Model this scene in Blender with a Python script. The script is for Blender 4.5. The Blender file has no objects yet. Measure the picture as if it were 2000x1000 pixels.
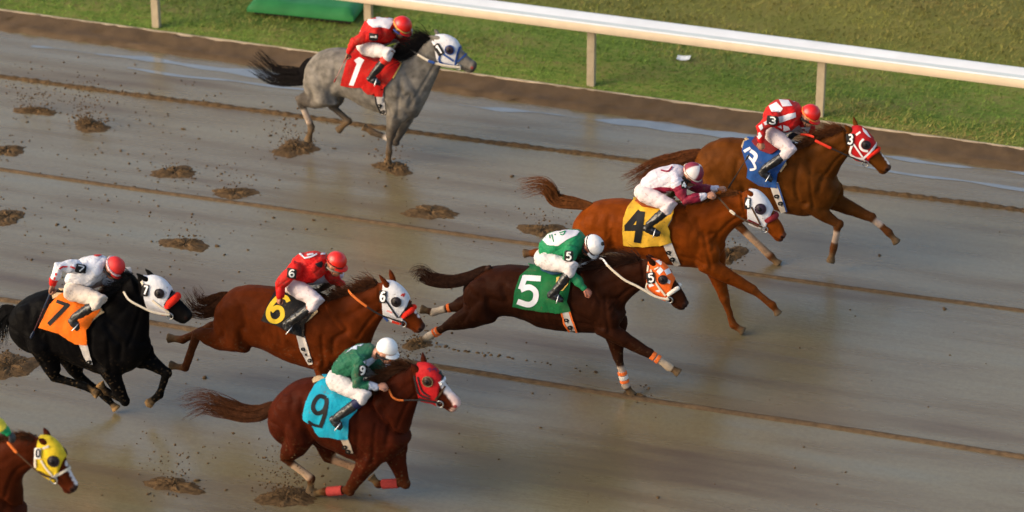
import bpy, bmesh, math, random
import numpy as np
from mathutils import Vector, Matrix
from mathutils.bvhtree import BVHTree
from mathutils.geometry import tessellate_polygon

rnd = random.Random(7)
SC = bpy.context.scene
COL = SC.collection

# ------------------------------------------------------------------ camera
PITCH, YAW, FPX, DIST = math.radians(27), math.radians(17.26), 6084.0, 38.5
Fv = np.array([-math.sin(YAW) * math.cos(PITCH), math.cos(YAW) * math.cos(PITCH), -math.sin(PITCH)])
Rv = np.array([math.cos(YAW), math.sin(YAW), 0.0])
Uv = np.cross(Rv, Fv)
CAM = -DIST * Fv
cd = bpy.data.cameras.new('camera')
cam = bpy.data.objects.new('camera', cd)
COL.objects.link(cam)
M3 = Matrix((Rv, Uv, -Fv)).transposed()
cam.matrix_world = Matrix.Translation(Vector(CAM)) @ M3.to_4x4()
cd.sensor_width = 36.0
cd.lens = 36.0 * FPX / 2000.0
cd.clip_end = 2000
cd.dof.use_dof = True
cd.dof.focus_distance = 35.8
cd.dof.aperture_fstop = 0.85
SC.camera = cam
# ------------------------------------------------------------------ light
SUN_DIR = Vector((-0.80, -0.52, 0.42)).normalized()
w = bpy.data.worlds.new('World'); SC.world = w; w.use_nodes = True
nt = w.node_tree
sky = nt.nodes.new('ShaderNodeTexSky'); sky.sky_type = 'NISHITA'; sky.sun_disc = False
sky.sun_elevation = math.asin(SUN_DIR.z); sky.sun_rotation = math.atan2(SUN_DIR.x, SUN_DIR.y)
sky.air_density = 1.0; sky.dust_density = 3.0; sky.ozone_density = 1.0
nt.links.new(sky.outputs[0], nt.nodes['Background'].inputs[0])
nt.nodes['Background'].inputs[1].default_value = 0.15
sd = bpy.data.lights.new('sun', 'SUN'); so = bpy.data.objects.new('sun', sd); COL.objects.link(so)
sd.energy = 1.1; sd.angle = math.radians(42); sd.color = (1.0, 0.83, 0.62)
so.rotation_euler = SUN_DIR.to_track_quat('Z', 'Y').to_euler()
SC.view_settings.view_transform = 'Standard'
SC.view_settings.look = 'None'
SC.view_settings.exposure = 0.88
SC.view_settings.gamma = 1.0

# ------------------------------------------------------------------ measuring frames
FR = {'I': (0, 0, 1), 'A': (470, 20, 3.03), 'A2': (620, 10, 5.0), 'B': (1200, 170, 2.7776), 'B2': (1440, 180, 5.556),
      'C': (1000, 300, 2.7036), 'C2': (1220, 300, 5.0), 'D': (800, 430, 2.7786), 'D2': (1020, 430, 5.0),
      'E': (320, 470, 3.5717), 'E2': (500, 480, 5.0), 'F': (0, 480, 2.941), 'F2': (60, 480, 5.0), 'F3': (60, 660, 6.25),
      'G': (340, 640, 2.7776), 'G2': (590, 650, 5.0), 'G3': (500, 820, 5.556), 'H2': (0, 810, 5.263)}
def im(fr, x, y):
    o = FR[fr]
    return o[0] + x / o[2], o[1] + y / o[2]
def ray(u, v):
    return Fv + (u - 1000) / FPX * Rv + (500 - v) / FPX * Uv
def onY(u, v, Y):
    r = ray(u, v); return CAM + (Y - CAM[1]) / r[1] * r
def onZ(u, v, z=0.0):
    r = ray(u, v); return CAM + (z - CAM[2]) / r[2] * r
def ppm(P):
    return FPX / np.dot(np.asarray(P) - CAM, Fv)
LAT = np.array([math.tan(YAW), 0, math.tan(PITCH) / math.cos(YAW)])   # shift seen in a Y plane per metre of width
EY = np.array([0.0, 1.0, 0.0])

# ------------------------------------------------------------------ materials
MATS = {}
def nodes_of(m):
    m.use_nodes = True
    return m.node_tree, m.node_tree.nodes['Principled BSDF']
def setin(b, **kw):
    for k, v in kw.items():
        b.inputs[k.replace('_', ' ')].default_value = v
def spatter(t, b, tc, src, amount):
    """flecks and smears of thrown mud over a fabric"""
    N = t.nodes.new; Lk = t.links.new
    n = N('ShaderNodeTexNoise'); n.inputs['Scale'].default_value = 42; n.inputs['Detail'].default_value = 3; Lk(tc.outputs['Object'], n.inputs['Vector'])
    n2 = N('ShaderNodeTexNoise'); n2.inputs['Scale'].default_value = 5; n2.inputs['Detail'].default_value = 4; Lk(tc.outputs['Object'], n2.inputs['Vector'])
    a = N('ShaderNodeMath'); a.operation = 'MULTIPLY_ADD'; a.inputs[1].default_value = .5; Lk(n2.outputs[0], a.inputs[0]); Lk(n.outputs[0], a.inputs[2])
    m = N('ShaderNodeMapRange'); m.inputs[1].default_value = .93 - .05 * amount; m.inputs[2].default_value = 1.0 - .04 * amount; m.inputs[3].default_value = 0; m.inputs[4].default_value = .55; Lk(a.outputs[0], m.inputs[0])
    m2 = N('ShaderNodeMapRange'); m2.inputs[1].default_value = .48; m2.inputs[2].default_value = .75; m2.inputs[3].default_value = 0; m2.inputs[4].default_value = .30 * amount; Lk(n2.outputs[0], m2.inputs[0])
    mx_ = N('ShaderNodeMath'); mx_.operation = 'MAXIMUM'; Lk(m.outputs[0], mx_.inputs[0]); Lk(m2.outputs[0], mx_.inputs[1])
    x = N('ShaderNodeMix'); x.data_type = 'RGBA'; Lk(mx_.outputs[0], x.inputs[0]); Lk(src, x.inputs[6]); x.inputs[7].default_value = (.16, .105, .06, 1)
    Lk(x.outputs[2], b.inputs['Base Color'])
def mat(name, col, rough=0.6, var=0.12, scale=18.0, bump=0.0, bscale=30.0, metal=0.0, spec=0.16, coat=0.0, mud=0.0):
    if name in MATS: return MATS[name]
    m = bpy.data.materials.new(name); t, b = nodes_of(m)
    tc = t.nodes.new('ShaderNodeTexCoord')
    n = t.nodes.new('ShaderNodeTexNoise'); n.inputs['Scale'].default_value = scale; n.inputs['Detail'].default_value = 5
    t.links.new(tc.outputs['Object'], n.inputs['Vector'])
    r = t.nodes.new('ShaderNodeValToRGB')
    r.color_ramp.elements[0].position = 0.3; r.color_ramp.elements[1].position = 0.7
    r.color_ramp.elements[0].color = tuple(c * (1 - var) for c in col) + (1,)
    r.color_ramp.elements[1].color = tuple(min(1, c * (1 + var)) for c in col) + (1,)
    t.links.new(n.outputs[0], r.inputs[0]); t.links.new(r.outputs[0], b.inputs['Base Color'])
    if mud: spatter(t, b, tc, r.outputs[0], mud)
    setin(b, Roughness=rough, Metallic=metal, Specular_IOR_Level=spec, Coat_Weight=coat)
    if bump:
        n2 = t.nodes.new('ShaderNodeTexNoise'); n2.inputs['Scale'].default_value = bscale; n2.inputs['Detail'].default_value = 3
        t.links.new(tc.outputs['Object'], n2.inputs['Vector'])
        bp = t.nodes.new('ShaderNodeBump'); bp.inputs['Strength'].default_value = bump; bp.inputs['Distance'].default_value = 0.02
        t.links.new(n2.outputs[0], bp.inputs['Height']); t.links.new(bp.outputs[0], b.inputs['Normal'])
    MATS[name] = m
    return m
def attr_mat(name, rough=0.45, var=0.25, scale=9.0, bump=0.15, bscale=22.0, spec=0.4, sheen=0.0, mud=0.0):
    if name in MATS: return MATS[name]
    m = bpy.data.materials.new(name); t, b = nodes_of(m)
    a = t.nodes.new('ShaderNodeAttribute'); a.attribute_name = 'Col'
    tc = t.nodes.new('ShaderNodeTexCoord')
    n = t.nodes.new('ShaderNodeTexNoise'); n.inputs['Scale'].default_value = scale; n.inputs['Detail'].default_value = 6
    t.links.new(tc.outputs['Object'], n.inputs['Vector'])
    mr = t.nodes.new('ShaderNodeMapRange'); mr.inputs[1].default_value = 0.3; mr.inputs[2].default_value = 0.7
    mr.inputs[3].default_value = 1 - var; mr.inputs[4].default_value = 1 + var
    t.links.new(n.outputs[0], mr.inputs[0])
    mx = t.nodes.new('ShaderNodeVectorMath'); mx.operation = 'MULTIPLY'
    t.links.new(a.outputs['Color'], mx.inputs[0]); t.links.new(mr.outputs[0], mx.inputs[1])
    t.links.new(mx.outputs[0], b.inputs['Base Color'])
    if mud: spatter(t, b, tc, mx.outputs[0], mud)
    setin(b, Roughness=rough, Specular_IOR_Level=spec, Sheen_Weight=sheen)
    if bump:
        n2 = t.nodes.new('ShaderNodeTexNoise'); n2.inputs['Scale'].default_value = bscale; n2.inputs['Detail'].default_value = 4
        t.links.new(tc.outputs['Object'], n2.inputs['Vector'])
        bp = t.nodes.new('ShaderNodeBump'); bp.inputs['Strength'].default_value = bump; bp.inputs['Distance'].default_value = 0.03
        t.links.new(n2.outputs[0], bp.inputs['Height']); t.links.new(bp.outputs[0], b.inputs['Normal'])
    MATS[name] = m
    return m

# ------------------------------------------------------------------ objects
ORG = {}
def mesh_from(name, V, Fc, smooth=True):
    me = bpy.data.meshes.new(name)
    me.from_pydata([tuple(v) for v in V], [], [tuple(f) for f in Fc]); me.validate(); me.update()
    if smooth:
        me.polygons.foreach_set('use_smooth', [True] * len(me.polygons))
        if len(me.polygons) < 60000: me.set_sharp_from_angle(angle=math.radians(62))
    return me
def link_mesh(name, me, m, parent=None, org=None):
    """me holds world coordinates; the object's origin becomes its parent's or org"""
    o = bpy.data.objects.new(name, me); me.name = name
    base = ORG[parent.name] if parent is not None else (np.zeros(3) if org is None else np.asarray(org, float))
    me.transform(Matrix.Translation(-Vector(base)))
    if m is not None:
        me.materials.clear(); me.materials.append(m)
    COL.objects.link(o)
    if parent is not None: o.parent = parent
    else: o.location = base
    ORG[o.name] = base
    return o
def obj(name, V, Fc, m, parent=None, org=None, smooth=True):
    return link_mesh(name, mesh_from(name, V, Fc, smooth), m, parent, org)
def empty(name, loc):
    o = bpy.data.objects.new(name, None); COL.objects.link(o); o.location = loc
    o.empty_display_size = 0.2
    ORG[o.name] = np.asarray(loc, float); return o
def tag(o, label=None, cat=None, group=None, kind=None):
    if label: o['label'] = label
    if cat: o['category'] = cat
    if group: o['group'] = group
    if kind: o['kind'] = kind
    return o

# ------------------------------------------------------------------ geometry helpers
def obj_split(name, V, Fc, m, parent):
    """one object per connected piece (the near one is returned); crumbs are dropped"""
    par = list(range(len(V)))
    def find(a):
        while par[a] != a:
            par[a] = par[par[a]]; a = par[a]
        return a
    for f in Fc:
        r = find(f[0])
        for i in f[1:]: par[find(i)] = r
    comp = {}
    for f in Fc: comp.setdefault(find(f[0]), []).append(f)
    big = max(len(c) for c in comp.values()); out = []
    for c in comp.values():
        if len(c) < .12 * big: continue
        use = sorted({i for f in c for i in f}); mp = {q: k for k, q in enumerate(use)}
        out.append(([V[i] for i in use], [tuple(mp[i] for i in f) for f in c]))
    out.sort(key=lambda q: np.mean([v[1] for v in q[0]]))
    return [obj(name, a, b, m, parent) for a, b in out][0]
class MB:
    def __init__(s): s.V = []; s.F = []
    def add(s, V, Fc):
        k = len(s.V); s.V += [np.asarray(v, float) for v in V]; s.F += [tuple(i + k for i in f) for f in Fc]
    def orient(s): pass
def outward(V, Fc):
    V = np.asarray(V); vol = 0.0
    for f in Fc:
        for i in range(1, len(f) - 1):
            vol += np.dot(V[f[0]], np.cross(V[f[i]], V[f[i + 1]]))
    return [tuple(reversed(f)) for f in Fc] if vol < 0 else Fc
def rings_to_mesh(rings, c0=None, c1=None):
    n = len(rings[0]); V = [p for r in rings for p in r]; Fc = []
    for i in range(len(rings) - 1):
        for j in range(n):
            a = i * n + j; b = i * n + (j + 1) % n
            Fc.append((a, b, b + n, a + n))
    k = len(V); V.append(np.mean(rings[0], 0) if c0 is None else c0); V.append(np.mean(rings[-1], 0) if c1 is None else c1)
    for j in range(n):
        Fc.append((k, (j + 1) % n, j)); q = (len(rings) - 1) * n
        Fc.append((k + 1, q + j, q + (j + 1) % n))
    return V, outward(np.array(V) - V[k], Fc)
def tube(pts, radii, seg=14, flat=1.0, round_end=True):
    """round tube; radii scalar each; flat scales the lateral radius"""
    P = [np.asarray(p, float) for p in pts]; R = list(radii)
    if round_end:
        d0 = P[0] - P[1]; d0 /= np.linalg.norm(d0) + 1e-9; d1 = P[-1] - P[-2]; d1 /= np.linalg.norm(d1) + 1e-9
        P = [P[0] + d0 * R[0] * .85, P[0] + d0 * R[0] * .55] + P + [P[-1] + d1 * R[-1] * .55, P[-1] + d1 * R[-1] * .85]
        R = [R[0] * .45, R[0] * .83] + R + [R[-1] * .83, R[-1] * .45]
    rings = []
    for i, p in enumerate(P):
        t = P[min(i + 1, len(P) - 1)] - P[max(i - 1, 0)]; t /= np.linalg.norm(t) + 1e-9
        ref = EY if abs(t[1]) < .93 else np.array([0, 0, 1.0])
        l = ref - np.dot(ref, t) * t; l /= np.linalg.norm(l); n = np.cross(t, l)
        rings.append([p + n * R[i] * math.cos(a) + l * R[i] * flat * math.sin(a) for a in np.linspace(0, 2 * math.pi, seg, False)])
    return rings_to_mesh(rings)
def ellipsoid(c, ax, r, nu=14, nv=9):
    """ax: three unit axes, r: three radii"""
    c = np.asarray(c, float); A = [np.asarray(a, float) for a in ax]; V = []; Fc = []
    V.append(c + A[2] * r[2])
    for i in range(1, nv):
        th = math.pi * i / nv
        for j in range(nu):
            ph = 2 * math.pi * j / nu
            V.append(c + A[0] * r[0] * math.sin(th) * math.cos(ph) + A[1] * r[1] * math.sin(th) * math.sin(ph) + A[2] * r[2] * math.cos(th))
    V.append(c - A[2] * r[2]); e = len(V) - 1
    for j in range(nu):
        Fc.append((0, 1 + j, 1 + (j + 1) % nu)); q = 1 + (nv - 2) * nu
        Fc.append((e, q + (j + 1) % nu, q + j))
    for i in range(nv - 2):
        for j in range(nu):
            a = 1 + i * nu + j; b = 1 + i * nu + (j + 1) % nu
            Fc.append((a, a + nu, b + nu, b))
    return V, outward(np.array(V) - c, Fc)
XYZ = (np.array([1.0, 0, 0]), EY, np.array([0, 0, 1.0]))
def catmull(P, sub):
    P = [np.asarray(p, float) for p in P]
    if len(P) < 3: 
        return [P[0] + (P[-1] - P[0]) * k / sub for k in range(sub + 1)]
    out = []
    for i in range(len(P) - 1):
        p0 = P[max(i - 1, 0)]; p1 = P[i]; p2 = P[i + 1]; p3 = P[min(i + 2, len(P) - 1)]
        for k in range(sub):
            t = k / sub
            out.append(.5 * ((2 * p1) + (p2 - p0) * t + (2 * p0 - 5 * p1 + 4 * p2 - p3) * t * t + (3 * p1 - p0 - 3 * p2 + p3) * t ** 3))
    out.append(P[-1]); return out
def remesh(mb, voxel, smooth=4, fac=0.5):
    me = mesh_from('tmp', mb.V, mb.F)
    o = bpy.data.objects.new('tmp', me); COL.objects.link(o)
    r = o.modifiers.new('r', 'REMESH'); r.mode = 'VOXEL'; r.voxel_size = voxel; r.use_smooth_shade = True
    if smooth:
        s = o.modifiers.new('s', 'SMOOTH'); s.factor = fac; s.iterations = smooth
    dg = bpy.context.evaluated_depsgraph_get(); dg.update()
    out = bpy.data.meshes.new_from_object(o.evaluated_get(dg))
    bpy.data.objects.remove(o); bpy.data.meshes.remove(me)
    out.polygons.foreach_set('use_smooth', [True] * len(out.polygons))
    return out
def coords(me):
    a = np.empty(len(me.vertices) * 3); me.vertices.foreach_get('co', a); return a.reshape(-1, 3)
def setcol(me, C):
    at = me.color_attributes.new('Col', 'FLOAT_COLOR', 'POINT')
    C4 = np.ones((len(me.vertices), 4)); C4[:, :3] = C
    at.data.foreach_set('color', C4.ravel())
def bvh_of(me):
    return BVHTree.FromPolygons([v.co.copy() for v in me.vertices], [tuple(p.vertices) for p in me.polygons])
def cast(bvhs, u, v):
    o = Vector(CAM); d = Vector(ray(u, v)).normalized(); best = None
    for b in bvhs:
        h = b.ray_cast(o, d)
        if h[0] is not None and (best is None or h[3] < best[3]): best = h
    return best
def stations(fr, L, Y, wprof, dy=0.0, shrink=0.0, sub=4, kmin=.45):
    """outline pairs (top, bottom) -> list of (centre, normal, a, b), smoothly interpolated"""
    S = []
    n = len(L)
    for i, (x0, y0, x1, y1) in enumerate(L):
        T = onY(*im(fr, x0, y0), Y + dy); B = onY(*im(fr, x1, y1), Y + dy)
        b = float(np.interp(i / (n - 1), [p[0] for p in wprof], [p[1] for p in wprof])) - shrink
        d = T - B; E = np.linalg.norm(d) / 2 - shrink; nv = d / np.linalg.norm(d)
        k = abs(np.dot(LAT, nv)) * b
        a = math.sqrt(max(E * E - k * k, (kmin * E) ** 2))
        S.append(np.concatenate([(T + B) / 2, nv, [a, b]]))
    S = catmull(S, sub)
    return [(s[:3], s[3:6] / np.linalg.norm(s[3:6]), s[6], s[7]) for s in S]
def ring(st, seg=24, inf=0.0, p=2.2):
    c, n, a, b = st
    out = []
    for ph in np.linspace(0, 2 * math.pi, seg, False):
        cs, sn = math.cos(ph), math.sin(ph)
        out.append(c + n * (a + inf) * math.copysign(abs(cs) ** (2 / p), cs) + EY * (b + inf) * math.copysign(abs(sn) ** (2 / p), sn))
    return out
def loft(S, seg=24, inf=0.0):
    d0 = S[0][0] - S[1][0]; d1 = S[-1][0] - S[-2][0]
    e0 = d0 / (np.linalg.norm(d0) + 1e-9) * min(S[0][2], S[0][3]) * .3; e1 = d1 / (np.linalg.norm(d1) + 1e-9) * min(S[-1][2], S[-1][3]) * .5
    return rings_to_mesh([ring(s, seg, inf) for s in S], S[0][0] + e0, S[-1][0] + e1)

def grid_poly(poly, cell):
    """flat 2-D polygon -> cut into cells; returns V2 (list of (x,y)), faces"""
    bm = bmesh.new()
    vs = [bm.verts.new((x, y, 0)) for x, y in poly]
    tris = tessellate_polygon([[Vector((x, y, 0)) for x, y in poly]])
    for t in tris:
        try: bm.faces.new([vs[i] for i in t])
        except ValueError: pass
    xs = [p[0] for p in poly]; ys = [p[1] for p in poly]
    for ax, lo, hi in ((0, min(xs), max(xs)), (1, min(ys), max(ys))):
        k = lo + cell
        while k < hi:
            co = [0, 0, 0]; no = [0, 0, 0]; co[ax] = k; no[ax] = 1
            bmesh.ops.bisect_plane(bm, geom=bm.verts[:] + bm.edges[:] + bm.faces[:], plane_co=co, plane_no=no, dist=1e-4)
            k += cell
    bm.verts.index_update()
    V = [(v.co.x, v.co.y) for v in bm.verts]; Fc = [tuple(v.index for v in f.verts) for f in bm.faces]
    bm.free(); return V, Fc
def drape(poly, bvhs, off, thick=0.004, cell=5.0, wob=0.0):
    """polygon seen on a surface -> solid patch lying on it (world coordinates)"""
    V2, Fc = grid_poly(poly, cell)
    P = []; N = []; ok = []
    for (u, v) in V2:
        h = cast(bvhs, u, v)
        if h is None: P.append(None); N.append(None)
        else:
            n = np.array(h[1]); 
            if np.dot(n, ray(u, v)) > 0: n = -n
            P.append(np.array(h[0])); N.append(n)
    Fc = [f for f in Fc if all(P[i] is not None for i in f)]
    good = [f for f in Fc if max(np.linalg.norm(P[f[i]] - P[f[i - 1]]) for i in range(len(f))) < .22]
    return solid(P, N, good, off, thick, wob)
def solid(P, N, Fc, off, thick, wob=0.0):
    use = sorted({i for f in Fc for i in f}); mp = {q: k for k, q in enumerate(use)}
    # average normals
    top = []; bot = []
    for q in use:
        w_ = wob * math.sin(23 * P[q][0] + 9 * P[q][2]) * math.sin(17 * P[q][2] - 11 * P[q][0]) if wob else 0
        top.append(P[q] + N[q] * (off + thick + w_)); bot.append(P[q] + N[q] * (off + w_))
    n = len(use); out = []; edges = {}
    for f in Fc:
        g = [mp[i] for i in f]
        nrm = np.cross(top[g[1]] - top[g[0]], top[g[2]] - top[g[0]])
        if np.dot(nrm, N[f[0]]) < 0: g = g[::-1]
        out.append(tuple(g)); out.append(tuple(i + n for i in reversed(g)))
        for i in range(len(g)):
            a, b = g[i], g[(i + 1) % len(g)]
            if (b, a) in edges: del edges[(b, a)]
            else: edges[(a, b)] = 1
    for a, b in edges: out.append((b, a, a + n, b + n))
    return top + bot, out
def mirrorY(V, Fc, Y):
    return [np.array([v[0], 2 * Y - v[1], v[2]]) for v in V], [tuple(reversed(f)) for f in Fc]
def cut_near(V, Fc, Y):
    """keep the part with y <= Y (clean cut)"""
    bm = bmesh.new(); vs = [bm.verts.new(tuple(v)) for v in V]
    for f in Fc:
        try: bm.faces.new([vs[i] for i in f])
        except ValueError: pass
    bmesh.ops.bisect_plane(bm, geom=bm.verts[:] + bm.edges[:] + bm.faces[:], plane_co=(0, Y, 0), plane_no=(0, 1, 0), clear_outer=True, dist=1e-5)
    bm.verts.index_update()
    V = [np.array(v.co) for v in bm.verts]; Fc = [tuple(v.index for v in f.verts) for f in bm.faces]
    bm.free(); return V, Fc
def stroke_poly(pts, wd, smooth=True):
    P = catmull([np.array(p, float) for p in pts], 5) if smooth and len(pts) > 2 else [np.array(p, float) for p in pts]
    if len(pts) > 2 and not smooth: P = [P[i] + (P[i + 1] - P[i]) * k / 6 for i in range(len(P) - 1) for k in range(6)] + [P[-1]]
    L = []; R = []
    for i, p in enumerate(P):
        t = P[min(i + 1, len(P) - 1)] - P[max(i - 1, 0)]; t /= np.linalg.norm(t) + 1e-9
        n = np.array([-t[1], t[0]]); L.append(p + n * wd / 2); R.append(p - n * wd / 2)
    return L, R
def stroke(mb, pts, wd, bvhs, off, smooth=True, thick=.003):
    """painted line on a surface, as a thin solid ribbon"""
    L, R = stroke_poly(pts, wd, smooth)
    # subdivide straight strokes
    if len(L) == 2:
        k = 7; L = [L[0] + (L[1] - L[0]) * i / k for i in range(k + 1)]; R = [R[0] + (R[1] - R[0]) * i / k for i in range(k + 1)]
    P = []; N = []
    for l, r in zip(L, R):
        for q in (l, (2 * l + r) / 3, (l + 2 * r) / 3, r):
            h = cast(bvhs, *q)
            if h is None: P.append(None); N.append(None)
            else: P.append(np.array(h[0]) + np.array([0, -.0011, .0003]) * (len(P) / (4 * len(L)))); n = np.array(h[1]); N.append(n if np.dot(n, ray(*q)) < 0 else -n)
    Fc = [(4 * i + j, 4 * i + j + 1, 4 * i + j + 5, 4 * i + j + 4) for i in range(len(L) - 1) for j in range(3)]
    Fc = [f for f in Fc if all(P[i] is not None for i in f)]
    Fc = [f for f in Fc if max(np.linalg.norm(P[f[i]] - P[f[i - 1]]) for i in range(4)) < .15]
    if Fc: mb.add(*solid(P, N, Fc, off, thick))
DIG = {'1': [[(-.25, -.28), (.05, -.5), (.05, .5)]],
       '3': [[(-.3, -.42), (.05, -.5), (.3, -.3), (.2, -.08), (-.05, -.02)], [(-.05, -.02), (.28, .1), (.3, .36), (0, .5), (-.32, .4)]],
       '4': [[(.12, -.5), (-.36, .18)], [(-.38, .18), (.4, .18)], [(.14, -.5), (.14, .5)]],
       '5': [[(.3, -.46), (-.25, -.46)], [(-.24, -.48), (-.28, -.05)], [(-.28, -.06), (.05, -.12), (.32, .12), (.2, .42), (-.08, .48), (-.34, .38)]],
       '6': [[(.28, -.42), (0, -.5), (-.28, -.2), (-.32, .2), (-.05, .5), (.27, .36), (.27, .04), (0, -.06), (-.26, .12)]],
       '7': [[(-.34, -.45), (.34, -.45)], [(.32, -.45), (-.1, .5)]],
       '9': [[(.3, -.2), (.05, .06), (-.26, -.06), (-.28, -.36), (0, -.5), (.28, -.34), (.3, 0), (.16, .36), (-.2, .5)]],
       '0': [[(0, -.5), (-.28, -.3), (-.28, .3), (0, .5), (.28, .3), (.28, -.3), (0, -.5)]]}
def digit(mb, ch, c, size, rot, bvhs, off, wd=.2):
    cs, sn = math.cos(rot), math.sin(rot)
    for k, st in enumerate(DIG[ch]):
        pts = [(c[0] + size[0] * 1.25 * x * cs - size[1] * y * sn, c[1] + size[0] * 1.25 * x * sn + size[1] * y * cs) for x, y in st]
        stroke(mb, pts, wd * size[1], bvhs, off + .0012 * k, smooth=len(st) > 3)
def strands(polys, r0, r1):
    V = []; Fc = []
    for P in polys:
        k = len(V); n = len(P)
        for i, p in enumerate(P):
            t = P[min(i + 1, n - 1)] - P[max(i - 1, 0)]; t = t / (np.linalg.norm(t) + 1e-9)
            l = EY - np.dot(EY, t) * t; l /= np.linalg.norm(l) + 1e-9; m_ = np.cross(t, l)
            r = r0 + (r1 - r0) * (i / (n - 1)) ** 1.3
            for a in (0, 2.09, 4.19): V.append(p + (l * math.cos(a) + m_ * math.sin(a)) * r)
        for i in range(n - 1):
            for j in range(3):
                a = k + 3 * i + j; b = k + 3 * i + (j + 1) % 3
                Fc.append((a, b, b + 3, a + 3))
    return V, Fc

# ================================================================== SETTING
def yc(x): return 5.14 - 0.0235 * x - 0.29          # inner edge of the track (curb line), raised 0.12
KERB_Z = 0.12
# --- track
def track_material():
    m = bpy.data.materials.new('wet_track'); t, b = nodes_of(m)
    N = t.nodes.new; Lk = t.links.new
    tc = N('ShaderNodeTexCoord')
    def noise(sx, sy, scale, det=6, rough=.55, off=0.0):
        mp = N('ShaderNodeMapping'); mp.inputs['Scale'].default_value = (sx, sy, 1); mp.inputs['Location'].default_value = (off, off, 0)
        Lk(tc.outputs['Object'], mp.inputs[0])
        n = N('ShaderNodeTexNoise'); n.inputs['Scale'].default_value = scale; n.inputs['Detail'].default_value = det; n.inputs['Roughness'].default_value = rough
        Lk(mp.outputs[0], n.inputs[0]); return n
    def ramp(src, stops):
        r = N('ShaderNodeValToRGB'); e = r.color_ramp.elements
        while len(e) < len(stops): e.new(0.5)
        for q, (p, c) in zip(e, stops): q.position = p; q.color = c + (1,) if len(c) == 3 else c
        Lk(src, r.inputs[0]); return r
    n1 = noise(.07, .60, 1.0, 7, .62)                # broad streaks along the track
    n2 = noise(.30, 2.4, 1.3, 5, .5, 7)             # finer streaks
    n3 = noise(1, 1, 16, 8, .7, 3)                  # grit
    mxa = N('ShaderNodeMath'); mxa.operation = 'MULTIPLY_ADD'; mxa.inputs[1].default_value = .42
    Lk(n2.outputs[0], mxa.inputs[0])
    mxb = N('ShaderNodeMath'); mxb.operation = 'MULTIPLY'; mxb.inputs[1].default_value = .58; Lk(n1.outputs[0], mxb.inputs[0]); Lk(mxb.outputs[0], mxa.inputs[2])
    c = ramp(mxa.outputs[0], [(.36, (.106, .064, .024)), (.45, (.158, .113, .049)), (.55, (.195, .155, .078)), (.66, (.186, .161, .094))])
    g = ramp(n3.outputs[0], [(.3, (.78, .76, .73)), (.72, (1.12, 1.12, 1.12))])
    mm = N('ShaderNodeMix'); mm.data_type = 'RGBA'; mm.blend_type = 'MULTIPLY'; mm.inputs[0].default_value = .8
    Lk(c.outputs[0], mm.inputs[6]); Lk(g.outputs[0], mm.inputs[7]); Lk(mm.outputs[2], b.inputs['Base Color'])
    rr = ramp(mxa.outputs[0], [(.38, (.42,) * 3), (.50, (.24,) * 3), (.62, (.12,) * 3)]); Lk(rr.outputs[0], b.inputs['Roughness'])
    setin(b, Specular_IOR_Level=1.0)
    n4 = noise(3, 9, 3, 6, .6, 1)
    ad = N('ShaderNodeMath'); ad.operation = 'MULTIPLY_ADD'; ad.inputs[1].default_value = .35; Lk(n3.outputs[0], ad.inputs[0]); Lk(n4.outputs[0], ad.inputs[2])
    bp = N('ShaderNodeBump'); bp.inputs['Strength'].default_value = .13; bp.inputs['Distance'].default_value = .03
    Lk(ad.outputs[0], bp.inputs['Height']); Lk(bp.outputs[0], b.inputs['Normal'])
    return m
M_TRACK = track_material()
M_MUD = mat('churned_mud', (.100, .058, .025), .75, .4, 22, .4, 50, spec=.10)
M_BANK = mat('bank_dirt', (.098, .060, .029), .6, .22, 4, .25, 14, spec=.2)
tag(obj('track', [(-150, -120, 0), (150, -120, 0), (150, 8, 0), (-150, 8, 0)], [(0, 1, 2, 3)], M_TRACK, smooth=False), kind='structure')

def ridge(name, y0, width, height, lump, seed, m=M_MUD):
    r = random.Random(seed); xs = np.arange(-16, 14, .05); V = []; Fc = []
    ph = [r.uniform(0, 6) for _ in range(6)]
    for x in xs:
        wv = .012 * math.sin(1.3 * x + ph[0]) + .02 * math.sin(.31 * x + ph[1])
        k = 1 + lump * (.6 * math.sin(2 * math.pi * x / .17 + ph[2]) + .5 * math.sin(7.1 * x + ph[3]) + r.uniform(-.3, .3))
        k = max(k, .15); w_ = width * (1 + .25 * lump * r.uniform(-1, 1))
        for q, h in ((-1, 0), (-.6, .55), (0, 1), (.6, .6), (1, 0)):
            V.append((x, y0 + wv + q * w_ / 2, .004 + height * h * k - (.01 if h == 0 else 0)))
    for i in range(len(xs) - 1):
        for j in range(4):
            a = 5 * i + j; Fc.append((a, a + 5, a + 6, a + 1))
    return tag(obj(name, V, Fc, m), kind='structure')
ridge('mud_ridge', 3.13, .13, .024, .75, 1)
ridge('mud_ridge', 0.40, .085, .020, .22, 2, mat('ridge_mud', (.115, .070, .034), .7, .3, 14, .3, 60))
ridge('mud_ridge', -2.95, .105, .024, .2, 3, MATS['ridge_mud'])

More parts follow.
